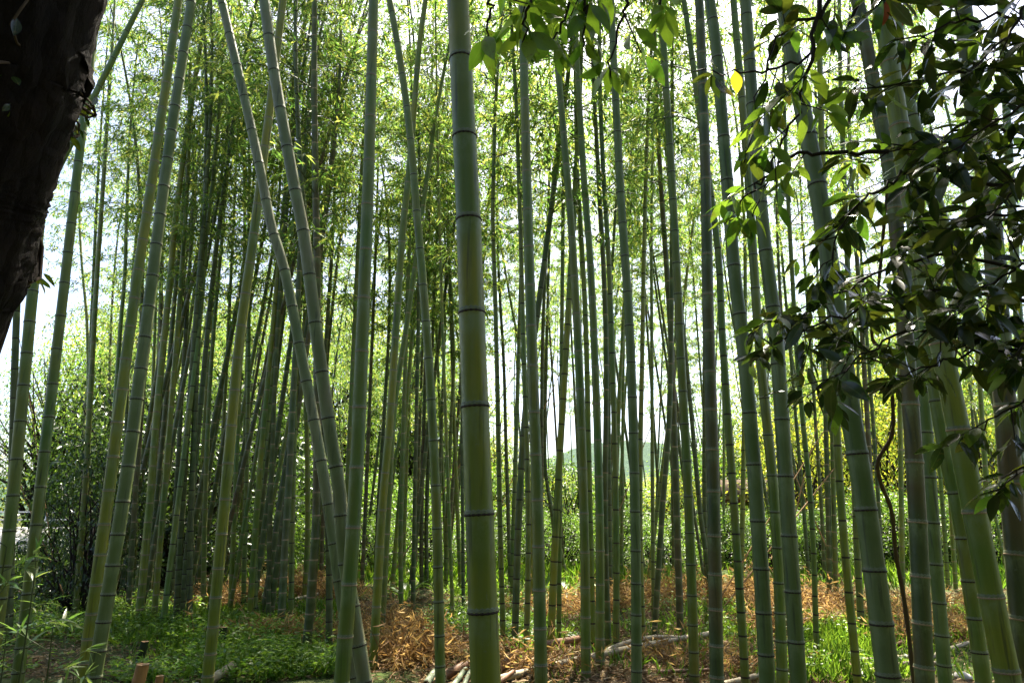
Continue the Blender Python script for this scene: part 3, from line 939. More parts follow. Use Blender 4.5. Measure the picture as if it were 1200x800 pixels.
BUSH = {'dark': [bush_template(1, 'shrub_leaf_dark', 85, 44, 0.038), bush_template(2, 'shrub_leaf_dark', 80, 60, 0.045)],
        'green': [bush_template(3, 'shrub_leaf_green', 110, 60, 0.036), bush_template(4, 'shrub_leaf_green', 100, 60, 0.034)],
        'yellow': [bush_template(5, 'shrub_leaf_yellow', 120, 60, 0.030), bush_template(6, 'shrub_leaf_yellow', 110, 60, 0.032)]}


BUSH['tall'] = [bush_template(11, 'shrub_leaf_green', 230, 70, 0.019), bush_template(12, 'shrub_leaf_yellow', 230, 70, 0.019)]


def bush(name, label, cat, group, px, y, h, w, kind, k):
    x = at_y(px, 600, y)[0]
    e = empty(name, (x, y, float(gz(x, y)) - 0.03))
    tag(e, label, cat, group)
    s, l = BUSH[kind][k % 2]
    for nm, me in (('trunk', s), ('crown', l)):
        o = obj(nm, me, e)
        o.scale = (w, w, h)
        o.rotation_euler = (0, 0, k * 2.1)
    return e


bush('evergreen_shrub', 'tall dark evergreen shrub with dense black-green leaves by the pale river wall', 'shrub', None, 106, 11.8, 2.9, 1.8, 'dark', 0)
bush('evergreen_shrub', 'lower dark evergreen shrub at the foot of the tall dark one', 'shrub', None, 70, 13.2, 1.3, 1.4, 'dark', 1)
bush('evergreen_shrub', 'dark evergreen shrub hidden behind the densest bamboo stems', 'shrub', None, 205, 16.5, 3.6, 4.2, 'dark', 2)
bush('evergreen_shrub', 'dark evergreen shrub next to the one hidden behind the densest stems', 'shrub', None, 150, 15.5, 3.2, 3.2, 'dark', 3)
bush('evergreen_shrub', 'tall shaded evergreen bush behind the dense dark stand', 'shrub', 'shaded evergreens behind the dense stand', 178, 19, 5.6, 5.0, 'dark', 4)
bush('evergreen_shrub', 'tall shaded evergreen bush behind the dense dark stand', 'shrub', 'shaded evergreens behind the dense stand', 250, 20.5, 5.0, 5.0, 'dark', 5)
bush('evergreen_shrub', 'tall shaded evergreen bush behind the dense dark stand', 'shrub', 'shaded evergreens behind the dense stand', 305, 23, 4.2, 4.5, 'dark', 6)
FB = [(345, 26, 3.6, 4.5, 'green'), (265, 27, 4.4, 5.0, 'green'), (430, 29, 3.2, 4.0, 'green'), (505, 31, 3.0, 4.0, 'green'), (560, 34, 3.6, 5.0, 'green'),
      (625, 35, 3.4, 5.0, 'yellow'), (665, 30, 3.6, 3.8, 'green'), (705, 32, 2.8, 4.2, 'green'), (755, 34, 2.6, 5.0, 'green'), (800, 31, 3.0, 4.0, 'yellow'), (838, 34, 4.6, 4.5, 'green'), (900, 35, 6.0, 5.0, 'yellow'),
      (945, 29, 5.6, 5.0, 'yellow'), (1000, 32, 7.6, 6.0, 'yellow'), (1050, 28, 7.2, 5.0, 'yellow'), (1105, 31, 6.5, 6.0, 'yellow'), (1160, 27, 6.0, 5.0, 'yellow'), (1215, 30, 7.0, 6.0, 'green'), (1030, 22, 2.2, 3.0, 'green'), (1100, 21, 2.0, 3.0, 'green')]
FB += [(px, y + 8, h * 1.7, w * 1.3, 'tall') for px, y, h, w in [(60, 36, 7, 7), (100, 42, 9, 8), (150, 34, 8, 7), (205, 40, 9, 8), (262, 36, 8.5, 7), (315, 42, 10, 9), (372, 37, 8, 7), (425, 43, 9.5, 8), (478, 39, 7.5, 7), (530, 44, 6.5, 8), (585, 46, 4.2, 7), (650, 47, 2.6, 8), (720, 48, 2.4, 7), (770, 44, 2.4, 6), (850, 43, 5.0, 7), (925, 42, 8, 7), (985, 40, 9, 8), (1075, 39, 9, 8), (1150, 38, 9, 8)]]
FB += [(px, y, h, w, 'green') for px, y, h, w in [(300, 20, 1.8, 2.6), (380, 21, 1.6, 2.4), (440, 19.5, 1.5, 2.4), (500, 22, 1.8, 3.0), (555, 20, 1.3, 2.2), (600, 23, 1.8, 3.0), (655, 21, 1.6, 2.4), (720, 22, 1.7, 2.8), (775, 20, 1.4, 2.4), (840, 23, 1.8, 3.0), (900, 21, 1.7, 2.6), (960, 20, 1.6, 2.4), (1150, 20, 1.8, 3.0), (160, 19, 2.2, 3.0), (230, 21, 2.4, 3.2)]]
for k, (px, y, h, w, kind) in enumerate(FB):
    lab = {'green': 'mid green leafy bush growing behind the bamboo stems', 'yellow': 'sunlit yellow-green bushy tree growing behind the bamboo stems', 'tall': 'tall leafy background tree rising beyond the back of the grove'}[kind]
    if kind == 'green' and h < 2.5:
        lab = 'low rounded green bush on the floor at the back of the grove'
    bush('leafy_bush' if kind != 'tall' else 'background_tree', lab, 'bush' if kind != 'tall' else 'tree', 'background greenery: ' + lab, px, y, h, w, kind, k)


# ------------------------------------------------------------------ ground cover
def region_pts(n, poly_px, jitter=0.0):
    """random ground points inside a pixel-defined quadrilateral, given as ground corners"""
    q = [at_ground(*p)[:2] for p in poly_px]
    u, v = rng.random(n)[:, None], rng.random(n)[:, None]
    p = (1 - u) * (1 - v) * q[0] + u * (1 - v) * q[1] + u * v * q[2] + (1 - u) * v * q[3]
    return p + rng.normal(scale=jitter, size=p.shape) if jitter else p


def with_z(p):
    return np.concatenate([p, gz(p[:, 0], p[:, 1])[:, None]], 1)


def patch_mask(p, freq, thr, seed):
    s = np.sin(p[:, 0] * freq + seed) + np.sin(p[:, 1] * freq * 1.3 + seed * 2.1) + np.sin((p[:, 0] + p[:, 1]) * freq * 0.7 + seed * 0.7) + rng.normal(scale=0.5, size=len(p))
    return s > thr


def stuff(name, label, cat, v, f, mat):
    o = obj(name, mesh_np(name, v, f, MAT[mat]))
    o['kind'] = 'stuff'
    o['label'] = label
    o['category'] = cat
    return o


def herbs(pts, hmin, hmax, nl, leaf):
    O, D, L = [], [], []
    for p in pts:
        h = random.uniform(hmin, hmax)
        m = random.randint(nl[0], nl[1])
        a = rng.uniform(0, 6.283, m)
        t = rng.random(m)
        lean = rng.normal(scale=0.25, size=2)
        O.append(np.stack([p[0] + lean[0] * t * h + 0.02 * np.cos(a), p[1] + lean[1] * t * h + 0.02 * np.sin(a), p[2] + t * h], 1))
        D.append(np.stack([np.cos(a), np.sin(a), rng.uniform(-0.3, 0.5, m)], 1))
        L.append(leaf * rng.uniform(0.6, 1.3, m))
    O = np.concatenate(O); D = np.concatenate(D); L = np.concatenate(L)
    return leaf_vf(O, D, np.array((0, 0, 1.0)) + rng.normal(scale=0.3, size=O.shape), L, L * 0.5)


# low leafy weeds on the green side
p = np.concatenate([region_pts(3400, [(-80, 800), (330, 800), (330, 706), (-80, 700)]), region_pts(1000, [(300, 800), (420, 800), (400, 735), (300, 720)]), region_pts(900, [(500, 780), (640, 780), (620, 690), (510, 690)]), region_pts(550, [(880, 800), (1230, 800), (1200, 700), (900, 700)]), region_pts(450, [(620, 760), (880, 760), (870, 690), (620, 690)])])
p = p[patch_mask(p, 1.9, -0.35, 1.0)]
v, f = herbs(with_z(p), 0.05, 0.30, (6, 14), 0.065)
stuff('leafy_weeds', 'low bright green leafy weeds carpeting the ground around the cut stumps', 'weeds', v, f, 'herb_leaf')


def grass(pts, hmin, hmax, lean=0.45):
    n = len(pts)
    d = np.array((0, 0, 1.0)) + rng.normal(scale=lean, size=(n, 3)) * np.array((1, 1, 0.2))
    ln = rng.uniform(hmin, hmax, n)
    return leaf_vf(pts, d, rdir(n), ln, 0.007 + 0.004 * rng.random(n), 0.1, 0.25)


p = np.concatenate([region_pts(16000, [(-80, 800), (420, 800), (400, 712), (-80, 712)]), region_pts(7000, [(520, 730), (610, 730), (590, 690), (530, 690)]),
                    region_pts(9000, [(900, 800), (1060, 800), (1020, 722), (940, 722)]), region_pts(5000, [(1030, 800), (1230, 800), (1200, 700), (1030, 700)]),
                    region_pts(7000, [(600, 800), (900, 800), (900, 690), (600, 690)])])
p = p[patch_mask(p, 0.9, -0.5, 4.0)]
v, f = grass(with_z(p), 0.06, 0.22)
pf = region_pts(22000, [(-100, 692), (1300, 692), (1250, 645), (-50, 645)])
pf = pf[patch_mask(pf, 0.5, -0.4, 2.0)]
v2, f2 = grass(with_z(pf), 0.20, 0.55)
f = np.concatenate([f, f2 + len(v)]); v = np.concatenate([v, v2])
stuff('grass', 'thin bright green grass growing in sunny patches between the culms', 'grass', v, f, 'grass_blade')

# fallen leaves
p = np.concatenate([region_pts(26000, [(-100, 800), (1300, 800), (1250, 690), (-50, 690)]), region_pts(9000, [(-100, 690), (1300, 690), (1200, 650), (0, 650)]), region_pts(15000, [(480, 815), (1000, 815), (960, 730), (520, 730)])])
P = with_z(p); P[:, 2] += rng.uniform(0.004, 0.03, len(P))
d = rdir(len(P)); d[:, 2] *= 0.25
ln = rng.uniform(0.05, 0.13, len(P))
v, f = leaf_vf(P, d, np.array((0, 0, 1.0)) + rng.normal(scale=0.35, size=P.shape), ln, ln * 0.2)
stuff('leaf_litter', 'dry tan and brown fallen bamboo leaves scattered over the soil', 'leaf litter', v, f, 'litter_leaf')


# piles of dead bamboo tops: ochre twigs and dry leaves
def brush(label, px, py, w, dpt, h, n, seed):
    r = np.random.default_rng(seed)
    c0 = at_ground(px, py)
    e = empty('dry_brush_pile', (c0[0], c0[1], float(gz(c0[0], c0[1]))))
    tag(e, label, 'brush pile', 'piles of dry bamboo brush')
    tw = Geo()
    O, D = [], []
    for k in range(n):
        a, q = r.uniform(0, 6.283), math.sqrt(r.random())
        lob = 0.72 + 0.28 * math.sin(3 * a + seed) + 0.15 * math.sin(7 * a + 2 * seed)
        x, y = q * lob * math.cos(a) * w * 0.62, q * lob * math.sin(a) * dpt * 0.62
        hh = h * (1 - q ** 2.5) * r.random() ** 1.4 * (0.6 + 0.4 * math.sin(5 * x + seed) * math.sin(4 * y)) + 0.02
        b0 = np.array((x, y, hh * 0.5))
        dr = unit(np.array((r.normal(), r.normal(), r.uniform(0.0, 0.9))))
        ln = r.uniform(0.25, 0.7)
        b1 = b0 + dr * ln * 0.6; b2 = b0 + dr * ln + np.array((0, 0, -0.12 * ln))
        b1[2] = max(b1[2], 0.01); b2[2] = max(b2[2], 0.01)
        tw.tube([b0, b1, b2], [0.005, 0.0035, 0.0015], 3, cap=False)
        m = int(r.integers(5, 12))
        t = r.random(m)[:, None]
        O.append(b0 + (b2 - b0) * t + r.normal(scale=0.05, size=(m, 3)))
        D.append(dr * 0.5 + r.normal(scale=0.6, size=(m, 3)) + np.array((0, 0, -0.35)))
    O = np.concatenate(O); D = np.concatenate(D)
    O[:, 2] = np.maximum(O[:, 2], 0.01)
    ln = r.uniform(0.08, 0.16, len(O))
    v, f = leaf_vf(O, D, r.normal(size=O.shape), ln, ln * 0.16)
    obj('dry_twigs', tw.mesh('dry_twigs', MAT['dry_twig']), e)
    o = obj('dry_leaves', mesh_np('dry_leaves', v, f, MAT['dry_leaf']), e)
    o['kind'] = 'stuff'
    return e


brush('large rounded mound of ochre dry brush between two green culms', 484, 772, 1.0, 1.0, 0.72, 240, 1)
brush('ragged low ochre brush spilling off the large rounded mound', 452, 735, 1.3, 1.4, 0.45, 130, 2)
brush('ochre dry brush heap behind the crossing tan culms', 350, 700, 2.6, 1.6, 1.0, 380, 3)
brush('flat reddish dry brush under the slim culms beside weeds', 340, 745, 1.9, 1.4, 0.35, 220, 4)
brush('thin ochre brush heap behind the long fallen pole', 655, 720, 1.8, 1.4, 0.75, 260, 5)
brush('tall ochre brush bank before the far bushes', 790, 705, 3.2, 1.6, 1.0, 460, 6)
brush('ochre brush bank beside the timber hut', 880, 706, 2.4, 1.6, 1.0, 360, 7)
brush('sunlit ochre brush strip between the stout culms and the hut', 915, 735, 1.4, 0.8, 0.45, 120, 21)
brush('sunlit ochre brush strip behind the leaning heavy culms', 1100, 712, 1.8, 1.2, 0.7, 170, 22)
brush('ochre brush strip behind the pale black-ringed culm', 725, 712, 1.5, 1.0, 0.6, 140, 23)
brush('low trampled brush under the brownish culm', 835, 778, 1.8, 0.8, 0.14, 90, 8)
brush('low brush around the fallen poles beside the thickest culm', 622, 790, 1.0, 0.5, 0.12, 60, 9)
brush('reddish brush heap above the short fallen log', 955, 715, 2.0, 1.2, 0.7, 260, 10)
brush('thin ochre brush around the crooked vine', 1050, 730, 2.6, 1.8, 0.5, 300, 11)
brush('dry brush by the feet of the leaning heavy culms', 1140, 750, 1.8, 1.4, 0.45, 240, 12)
brush('scattered dry brush behind the densest bamboo stems', 250, 706, 2.6, 1.6, 0.5, 200, 13)


# fallen canes, logs, stumps, stones
def cane(label, a, b_, w, mat, name='fallen_cane', ends=None, sag=0.0):
    A = at_ground(*a, 0.05); B = at_ground(*b_, 0.05)
    dep = (A[1] + B[1]) / 2
    r = w * dep / F_PX / 2
    A[2] = float(gz(A[0], A[1])) + r + 0.02; B[2] = float(gz(B[0], B[1])) + r + 0.05
    e = empty(name, A)
    tag(e, label, 'bamboo cane')
    L = np.linalg.norm(B - A)
    nn = max(2, int(L / 0.3))
    S, RF = [0.0], [1.0]
    for k in range(1, nn + 1):
        s = k / (nn + 0.5)
        for o_, rf in ((-0.012, 1), (0, 1.1), (0.012, 1)):
            S.append(s + o_ / L); RF.append(rf)
    S.append(1.0); RF.append(1.0)
    S = np.clip(np.array(S), 0, 1)
    pts = (B - A) * S[:, None] + np.array((0, 0, 1.0)) * (sag * np.sin(S * math.pi))[:, None]
    v, f = tube_vf(pts, r * np.array(RF) * (1 - 0.15 * S), 12)
    obj('culm', mesh_np('fallen_culm', v, f, MAT[mat], True), e)
    # open cut ends: a pale rim and a dark hollow
    for p, dr in ((pts[0], A - B), (pts[-1], B - A)):
        dr = unit(dr)
        g = Geo()
        k = np.arange(12)
        _, ax_a, ax_b = frames(np.array([p, p + dr * 0.01]))
        ring = lambda rad, off: p + dr * off + rad * (np.cos(k / 12 * 6.2832)[:, None] * ax_a[0] + np.sin(k / 12 * 6.2832)[:, None] * ax_b[0])
        rr = r * (0.85 if p is pts[-1] else 1.0)
        g.add(np.concatenate([ring(rr * 1.005, 0.002), ring(rr * 0.8, 0.002), ring(rr * 0.8, -0.05)]),
              np.concatenate([np.stack([k, (k + 1) % 12, 12 + (k + 1) % 12, 12 + k], 1), np.stack([12 + k, 12 + (k + 1) % 12, 24 + (k + 1) % 12, 24 + k], 1)]), 0)
        g.add(ring(rr * 0.8, -0.045), np.array([list(range(12))]), 1)
        obj('cut_end', g.mesh('cut_end', [MAT['cut_wood'], MAT['hollow_dark']]), e)
    return e


cane('long pale fallen bamboo pole lying across behind the front culms', (578, 797), (838, 744), 7, 'dead_cane', sag=0.03)
cane('weathered pale pole lying across behind the slim culms', (700, 768), (800, 752), 5, 'dead_cane', sag=0.08)
cane('broken pale cane lying near the dark culm and vine', (1010, 786), (1110, 776), 5, 'dead_cane', sag=0.05)
cane('tan cane half sunk in litter behind the heavy leaning culms', (1080, 768), (1170, 752), 5, 'dead_cane', sag=0.05)
cane('short thick hollow cane with reddish cut end lying by brush', (636, 766), (678, 756), 8, 'dead_cane_brown')
cane('thin pale cane lying flat on the ground behind the hollow cane', (648, 748), (684, 746), 3, 'dead_cane')
cane('pale greenish cane leaning over the others by the thickest culm', (528, 806), (551, 779), 6, 'dead_cane_green')
cane('greenish cane lying against its pale twin by the thickest culm', (540, 808), (553, 783), 5, 'dead_cane_green')
cane('stubby brown log lying under the pale greenish canes', (520, 790), (547, 784), 11, 'dead_cane_brown')
cane('short pale cane stub beside the bowed slim culm', (499, 800), (509, 786), 8, 'dead_cane_green')
cane('brown cane poking out beside the thickest culm', (584, 789), (604, 778), 8, 'dead_cane_brown')
cane('reddish thin cane lying on the ground before the long pole', (582, 799), (602, 792), 6, 'dead_cane_brown')
cane('tan cane lying in the brush under the stout grey-green culm', (848, 798), (893, 790), 7, 'dead_cane')
cane('thin tan cane lying across the sunny grass patch', (966, 777), (1076, 763), 4, 'dead_cane')
cane('thick brown fallen cane at the edge of the sunny grass', (938, 731), (986, 724), 9, 'dead_cane_brown')
cane('brown fallen cane resting on the thick one by the grass', (936, 726), (992, 719), 6, 'dead_cane_brown')
cane('thin brown cane on the ground behind the vine', (1040, 752), (1098, 738), 4, 'dead_cane_brown')
cane('pale log lying in the weeds beside the tan-ringed culm', (246, 796), (272, 786), 10, 'dead_cane')
cane('pale stick lying in front of the tan crossing culms', (322, 776), (350, 771), 5, 'dead_cane')
cane('tan stick in the trampled brush of the brownish culm', (770, 790), (836, 780), 4, 'dead_cane_brown')
cane('grey fallen stick behind the tan crossing culms', (300, 712), (372, 703), 4, 'dead_cane')


def stump(label, px, py, w, hpx, mat, lean=(0.1, 0)):
    c0 = at_ground(px, py)
    r = w * c0[1] / F_PX / 2
    h = hpx * c0[1] / F_PX
    e = empty('cut_stump', (c0[0], c0[1], float(gz(c0[0], c0[1])) - 0.03))
    tag(e, label, 'stump')
    top = np.array((lean[0] * h, lean[1] * h, h + 0.03))
    pts = np.array([(0, 0, 0), top * 0.45, top * 0.5, top * 0.55, top])
    v, f = tube_vf(pts, r * np.array((1.12, 1.0, 1.07, 1.0, 0.98)), 14)
    obj('culm', mesh_np('stump_culm', v, f, MAT[mat], True), e)
    g = Geo()
    k = np.arange(14)
    cs = np.stack([np.cos(k / 14 * 6.2832), np.sin(k / 14 * 6.2832), 0 * k], 1)
    g.add(np.concatenate([top + cs * r * 0.985 + (0, 0, 0.001), top + cs * r * 0.74 + (0, 0, 0.001), top + cs * r * 0.74 - (0, 0, 0.06)]),
          np.concatenate([np.stack([k, (k + 1) % 14, 14 + (k + 1) % 14, 14 + k], 1), np.stack([14 + k, 14 + (k + 1) % 14, 28 + (k + 1) % 14, 28 + k], 1)]), 0)
    g.add(top + cs * r * 0.74 - (0, 0, 0.055), np.array([list(range(14))]), 1)
    obj('cut_rim', g.mesh('cut_rim', [MAT['cut_wood'], MAT['hollow_dark']]), e)


stump('bright orange cut bamboo stump with pale hollow rim in the weeds', 159, 808, 13, 28, 'stump_orange', (0.16, 0))
stump('shorter orange-brown split stump beside the bright orange one', 184, 806, 8, 15, 'stump_orange', (0.12, 0))
stump('mossy dark leaning stump in the weeds behind the orange one', 163, 770, 8, 22, 'stump_moss', (0.2, 0))
stump('dark mossy stump behind the tan-ringed culm', 259, 757, 9, 20, 'stump_moss', (0.03, 0))


def stone(label, px, py, w, seed):
    c0 = at_ground(px, py)
    s = w * c0[1] / F_PX
    r = np.random.default_rng(seed)
    nu, nvv = 12, 8
    th = np.linspace(0, math.pi, nvv)[:, None]
    ph = np.arange(nu)[None] / nu * 6.2832
    k = r.uniform(0, 6.28, 6)
    rr = 0.5 * (1 + 0.18 * np.sin(2 * ph + k[0]) * np.sin(th) + 0.14 * np.sin(3 * ph + k[1]) * np.sin(th) ** 2 + 0.12 * np.cos(2 * th + k[2]))
    v = np.stack([rr * np.sin(th) * np.cos(ph), rr * np.sin(th) * np.sin(ph) * 0.8, rr * np.cos(th) * 0.6 + 0 * ph], -1).reshape(-1, 3) * s
    i = np.arange(nvv - 1)[:, None] * nu; kk = np.arange(nu)[None]; k2 = (kk + 1) % nu
    f = np.stack([i + kk, i + nu + kk, i + nu + k2, i + k2], -1).reshape(-1, 4)
    o = obj('stone', mesh_np('stone', v, f, MAT['stone'], True), None, (c0[0], c0[1], float(gz(c0[0], c0[1])) + 0.12 * s))
    tag(o, label, 'stone')


stone('small pale stone in weeds by the tan-ringed culm', 255, 783, 9, 3)
stone('smaller white stone below the first one in weeds', 230, 801, 8, 4)
stone('grey stone at the feet of the leaning heavy culms', 1128, 795, 20, 5)


# spiky rosette plants on the floor of the grove
def rosette(label, px, py, size, n, seed, mat='herb_leaf'):
    r = np.random.default_rng(seed)
    c0 = at_ground(px, py)
    e = empty('fern_plant', (c0[0], c0[1], float(gz(c0[0], c0[1]))))
    tag(e, label, 'fern', 'arching ferns on the grove floor')
    for k in range(n):
        a = k * 2.4 + r.normal(scale=0.3)
        g = Geo()
        L = size * r.uniform(0.7, 1.2)
        u = np.linspace(0, 1, 7)
        h = np.array((math.cos(a), math.sin(a), 0)); s = np.array((-math.sin(a), math.cos(a), 0))
        ri = r.uniform(0.6, 1.2)
        p = L * (u[:, None] * h * 0.8 + (ri * u - 0.9 * ri * u ** 2.2)[:, None] * np.array((0, 0, 1.0)))
        w = 0.05 * size * np.sin(np.clip(u * 0.95 + 0.05, 0, 1) * math.pi)[:, None]
        v = np.concatenate([p - s * w + (0, 0, 0.01), p, p + s * w + (0, 0, 0.01)])
        i = np.arange(6)
        g.add(v, np.concatenate([np.stack([i, i + 7, i + 8, i + 1], 1), np.stack([i + 7, i + 14, i + 15, i + 8], 1)]))
        obj('leaf', g.mesh('frond', MAT[mat]), e)


rosette('small spiky blue-green rosette plant at the weed edge', 268, 728, 0.55, 12, 1)
rosette('spiky rosette plant by the thin ochre brush heap', 663, 700, 0.9, 12, 2, 'sprig_leaf')
rosette('bright green rosette under slim stems behind dry brush', 318, 705, 0.8, 12, 3)
rosette('leafy rosette behind the large rounded brush mound', 475, 706, 0.9, 12, 4)
rosette('small rosette plant by the short pale stick', 295, 745, 0.45, 9, 5)

# thin dry canes leaning across each other
for k, (a, b_, y) in enumerate([((922, 575), (972, 495), 13), ((930, 610), (962, 480), 13.5), ((915, 520), (955, 610), 14), ((945, 590), (985, 540), 12.5), ((600, 445), (640, 380), 16), ((628, 500), (655, 440), 16), ((755, 520), (785, 440), 17), ((60, 640), (35, 470), 12), ((48, 560), (62, 420), 13), ((20, 560), (60, 660), 12)]):
    A = at_y(*a, y); B = at_y(*b_, y + 0.3)
    d = B - A if B[2] > A[2] else A - B
    lo = A if A[2] < B[2] else B
    ft = lo - d * ((lo[2] + 0.03) / d[2]) if d[2] > 0.6 else lo - d * 2
    if ft[2] > 0.2 or abs(ft[0] - lo[0]) > 3:
        ft = np.array((lo[0] - np.sign(d[0]) * 1.0, lo[1], 0.0))
    p = spline([ft, lo, lo + d, lo + d * 1.6 + np.array((0, 0, -0.1))], 24)
    g = Geo(); g.tube(p - ft, np.linspace(0.014, 0.006, 24), 6)
    o = obj('dead_branch', g.mesh('dead_branch', MAT['dry_twig']), None, ft)
    tag(o, 'thin bare dead cane leaning across other stems', 'dead branch', 'thin dead canes leaning between the stems')

# crooked vine
vp = [(1073, 806), (1062, 720), (1050, 650), (1045, 600), (1032, 565), (1029, 540), (1045, 510), (1046, 470), (1040, 415), (1022, 395), (1030, 330), (1040, 217)]
Wp = [at_y(px, py, 5.6 - 0.25 * k) for k, (px, py) in enumerate(vp)]
Wp[0] = at_y(1075, 840, 5.6); Wp[0][2] = 0.0
g = Geo(); q = spline(Wp, 90); g.tube(q - Wp[0], np.linspace(0.017, 0.007, 90) * (1 + 0.15 * np.sin(np.arange(90) * 1.7)), 8)
v_o = obj('vine', g.mesh('vine', MAT['vine_stem'], True), None, Wp[0])
tag(v_o, 'crooked brown vine rising from the litter into the broad leaves', 'vine')


# ------------------------------------------------------------------ big leaves
def leaf_mesh(name, mat, ln=1.0, wd=0.36, curl=0.15, fold=0.22, twist=0.0):
    """pointed elliptic blade along +X, midrib folded, short stalk"""
    u = np.array([0, 0.12, 0.3, 0.5, 0.7, 0.88, 1.0])
    hw = wd / 2 * np.array([0.02, 0.5, 0.93, 1.0, 0.78, 0.36, 0.0])
    z = -curl * u ** 2
    tw = twist * u
    mid = np.stack([u, 0 * u, z], 1)
    L = np.stack([u, hw * np.cos(tw), z + hw * fold + hw * np.sin(tw)], 1)
    Rr = np.stack([u, -hw * np.cos(tw), z + hw * fold - hw * np.sin(tw)], 1)
    v = np.concatenate([L, mid, Rr, [(-0.16, 0.012, 0.02), (-0.16, -0.012, 0.02)]]) * ln
    i = np.arange(6)
    f = np.concatenate([np.stack([i, i + 7, i + 8, i + 1], 1), np.stack([i + 7, i + 14, i + 15, i + 8], 1), [[21, 22, 14, 0]]])
    rib = np.concatenate([np.zeros(7), np.ones(7), np.zeros(7), np.ones(2)])
    return mesh_np(name, v, f, MAT[mat], True, None, {'rib': rib})


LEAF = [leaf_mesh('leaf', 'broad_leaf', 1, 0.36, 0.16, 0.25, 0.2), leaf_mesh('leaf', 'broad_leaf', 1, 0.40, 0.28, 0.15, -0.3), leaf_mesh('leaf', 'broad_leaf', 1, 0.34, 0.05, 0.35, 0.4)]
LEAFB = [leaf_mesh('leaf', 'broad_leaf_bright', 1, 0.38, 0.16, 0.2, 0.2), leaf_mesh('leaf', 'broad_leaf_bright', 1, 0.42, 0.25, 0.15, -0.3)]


def leaf_matrix(p, d, nrm, s):
    d = Vector(d).normalized(); n = Vector(nrm)
    y = n.cross(d).normalized()
    z = d.cross(y)
    m = Matrix((d, y, z)).transposed().to_4x4()
    return Matrix.Translation(Vector(p)) @ m @ Matrix.Scale(s, 4)


# broadleaf tree: its stem stands just outside the frame, sprays of leaves hang into it
stem_px = [(1345, 900), (1340, 600), (1335, 300), (1325, 0), (1318, -300)]
stem = [at_depth(px, py, 2.05) for px, py in stem_px]
stem[0][2] = 0.0; stem[0][1] = 2.1
base = stem[0].copy()
tree = empty('broadleaf_tree', base)
tag(tree, 'broadleaf evergreen tree with glossy dark leaves hanging on thin dark twigs', 'tree')
sp = spline(stem + [stem[-1] + np.array((-0.1, 0.1, 1.6))], 40)
g = Geo(); g.tube(sp - base, np.linspace(0.075, 0.03, 40), 12)
obj('trunk', g.mesh('tree_trunk', MAT['bark_dark'], True), tree)
limb = spline([at_depth(1322, -140, 2.05), at_depth(1150, -190, 2.0), at_depth(950, -150, 1.9), at_depth(760, -110, 1.75), at_depth(560, -120, 1.7)], 30)
g = Geo(); g.tube(limb - base, np.linspace(0.028, 0.008, 30), 8)
obj('branch', g.mesh('tree_branch', MAT['bark_dark'], True), tree)

SPRAYS = [
    # path in px (px, py, depth), leaves, bright
    ([(1332, 130, 2.05), (1180, 85, 2.05), (1000, 105, 2.1)], 34, 0), ([(1325, 40, 2.0), (1180, 20, 2.0), (1055, 45, 2.0)], 30, 0),
    ([(1333, 190, 2.05), (1160, 150, 2.1), (1005, 190, 2.1)], 40, 0), ([(1335, 240, 2.05), (1090, 200, 2.1), (1040, 217, 2.1), (1000, 247, 2.15), (955, 325, 2.2)], 40, 0),
    ([(1335, 290, 2.0), (1180, 250, 2.0), (1055, 290, 2.0)], 38, 0), ([(1336, 340, 2.05), (1110, 300, 2.2), (985, 340, 2.3), (885, 385, 2.35)], 52, 0),
    ([(1337, 380, 2.0), (1130, 340, 2.1), (980, 370, 2.2), (905, 405, 2.3)], 44, 0), ([(1338, 420, 2.0), (1150, 380, 2.0), (1040, 400, 2.05), (945, 465, 2.1)], 48, 0),
    ([(1338, 460, 2.0), (1180, 410, 1.95), (1050, 440, 2.0)], 38, 0), ([(1339, 520, 1.95), (1230, 470, 1.95), (1140, 505, 1.95)], 22, 0),
    ([(1340, 580, 1.95), (1240, 540, 1.95), (1160, 575, 1.95)], 14, 0),
    ([(1010, -158, 1.93), (972, 0, 2.0), (955, 19, 2.0), (925, 28, 2.05), (900, 72, 2.1), (872, 190, 2.15)], 16, 0),
    ([(990, -157, 1.93), (955, 20, 2.0), (950, 75, 2.0), (940, 110, 2.05), (925, 150, 2.05), (900, 200, 2.1), (880, 262, 2.1)], 20, 1),
    ([(1250, -165, 2.05), (1200, 10, 1.9), (1120, 100, 1.9)], 32, 0), ([(1330, 120, 2.0), (1220, 120, 1.85), (1105, 180, 1.85)], 34, 0),
    ([(1333, 210, 2.0), (1240, 180, 1.85), (1150, 265, 1.85)], 34, 0), ([(1336, 300, 2.0), (1230, 290, 1.85), (1120, 360, 1.9)], 36, 0),
    ([(1338, 390, 2.0), (1260, 360, 1.8), (1180, 420, 1.8)], 26, 0), ([(1200, -180, 2.0), (1090, -60, 2.0), (1010, 20, 2.0)], 22, 0),
    ([(1060, -170, 1.95), (1000, 20, 2.1), (905, 82, 2.1), (812, 84, 2.1)], 9, 0),
    ([(1030, 160, 2.1), (940, 180, 2.1), (890, 215, 2.1), (850, 262, 2.1)], 16, 1),
    ([(760, -110, 1.75), (690, -30, 1.7), (645, 55, 1.7)], 15, 1), ([(600, -120, 1.7), (575, -20, 1.7), (572, 50, 1.7)], 11, 1),
    ([(790, -112, 1.77), (740, -20, 1.75), (715, 92, 1.75)], 11, 1), ([(640, -115, 1.7), (622, -20, 1.65), (612, 50, 1.65)], 10, 1),
    ([(820, -118, 1.8), (790, -40, 1.8), (768, 15, 1.8)], 6, 1), ([(720, -108, 1.73), (690, -30, 1.7), (684, 55, 1.7)], 10, 1),
]
cand = []
twig_pts = []
lp = [np.array(q) for q in limb]
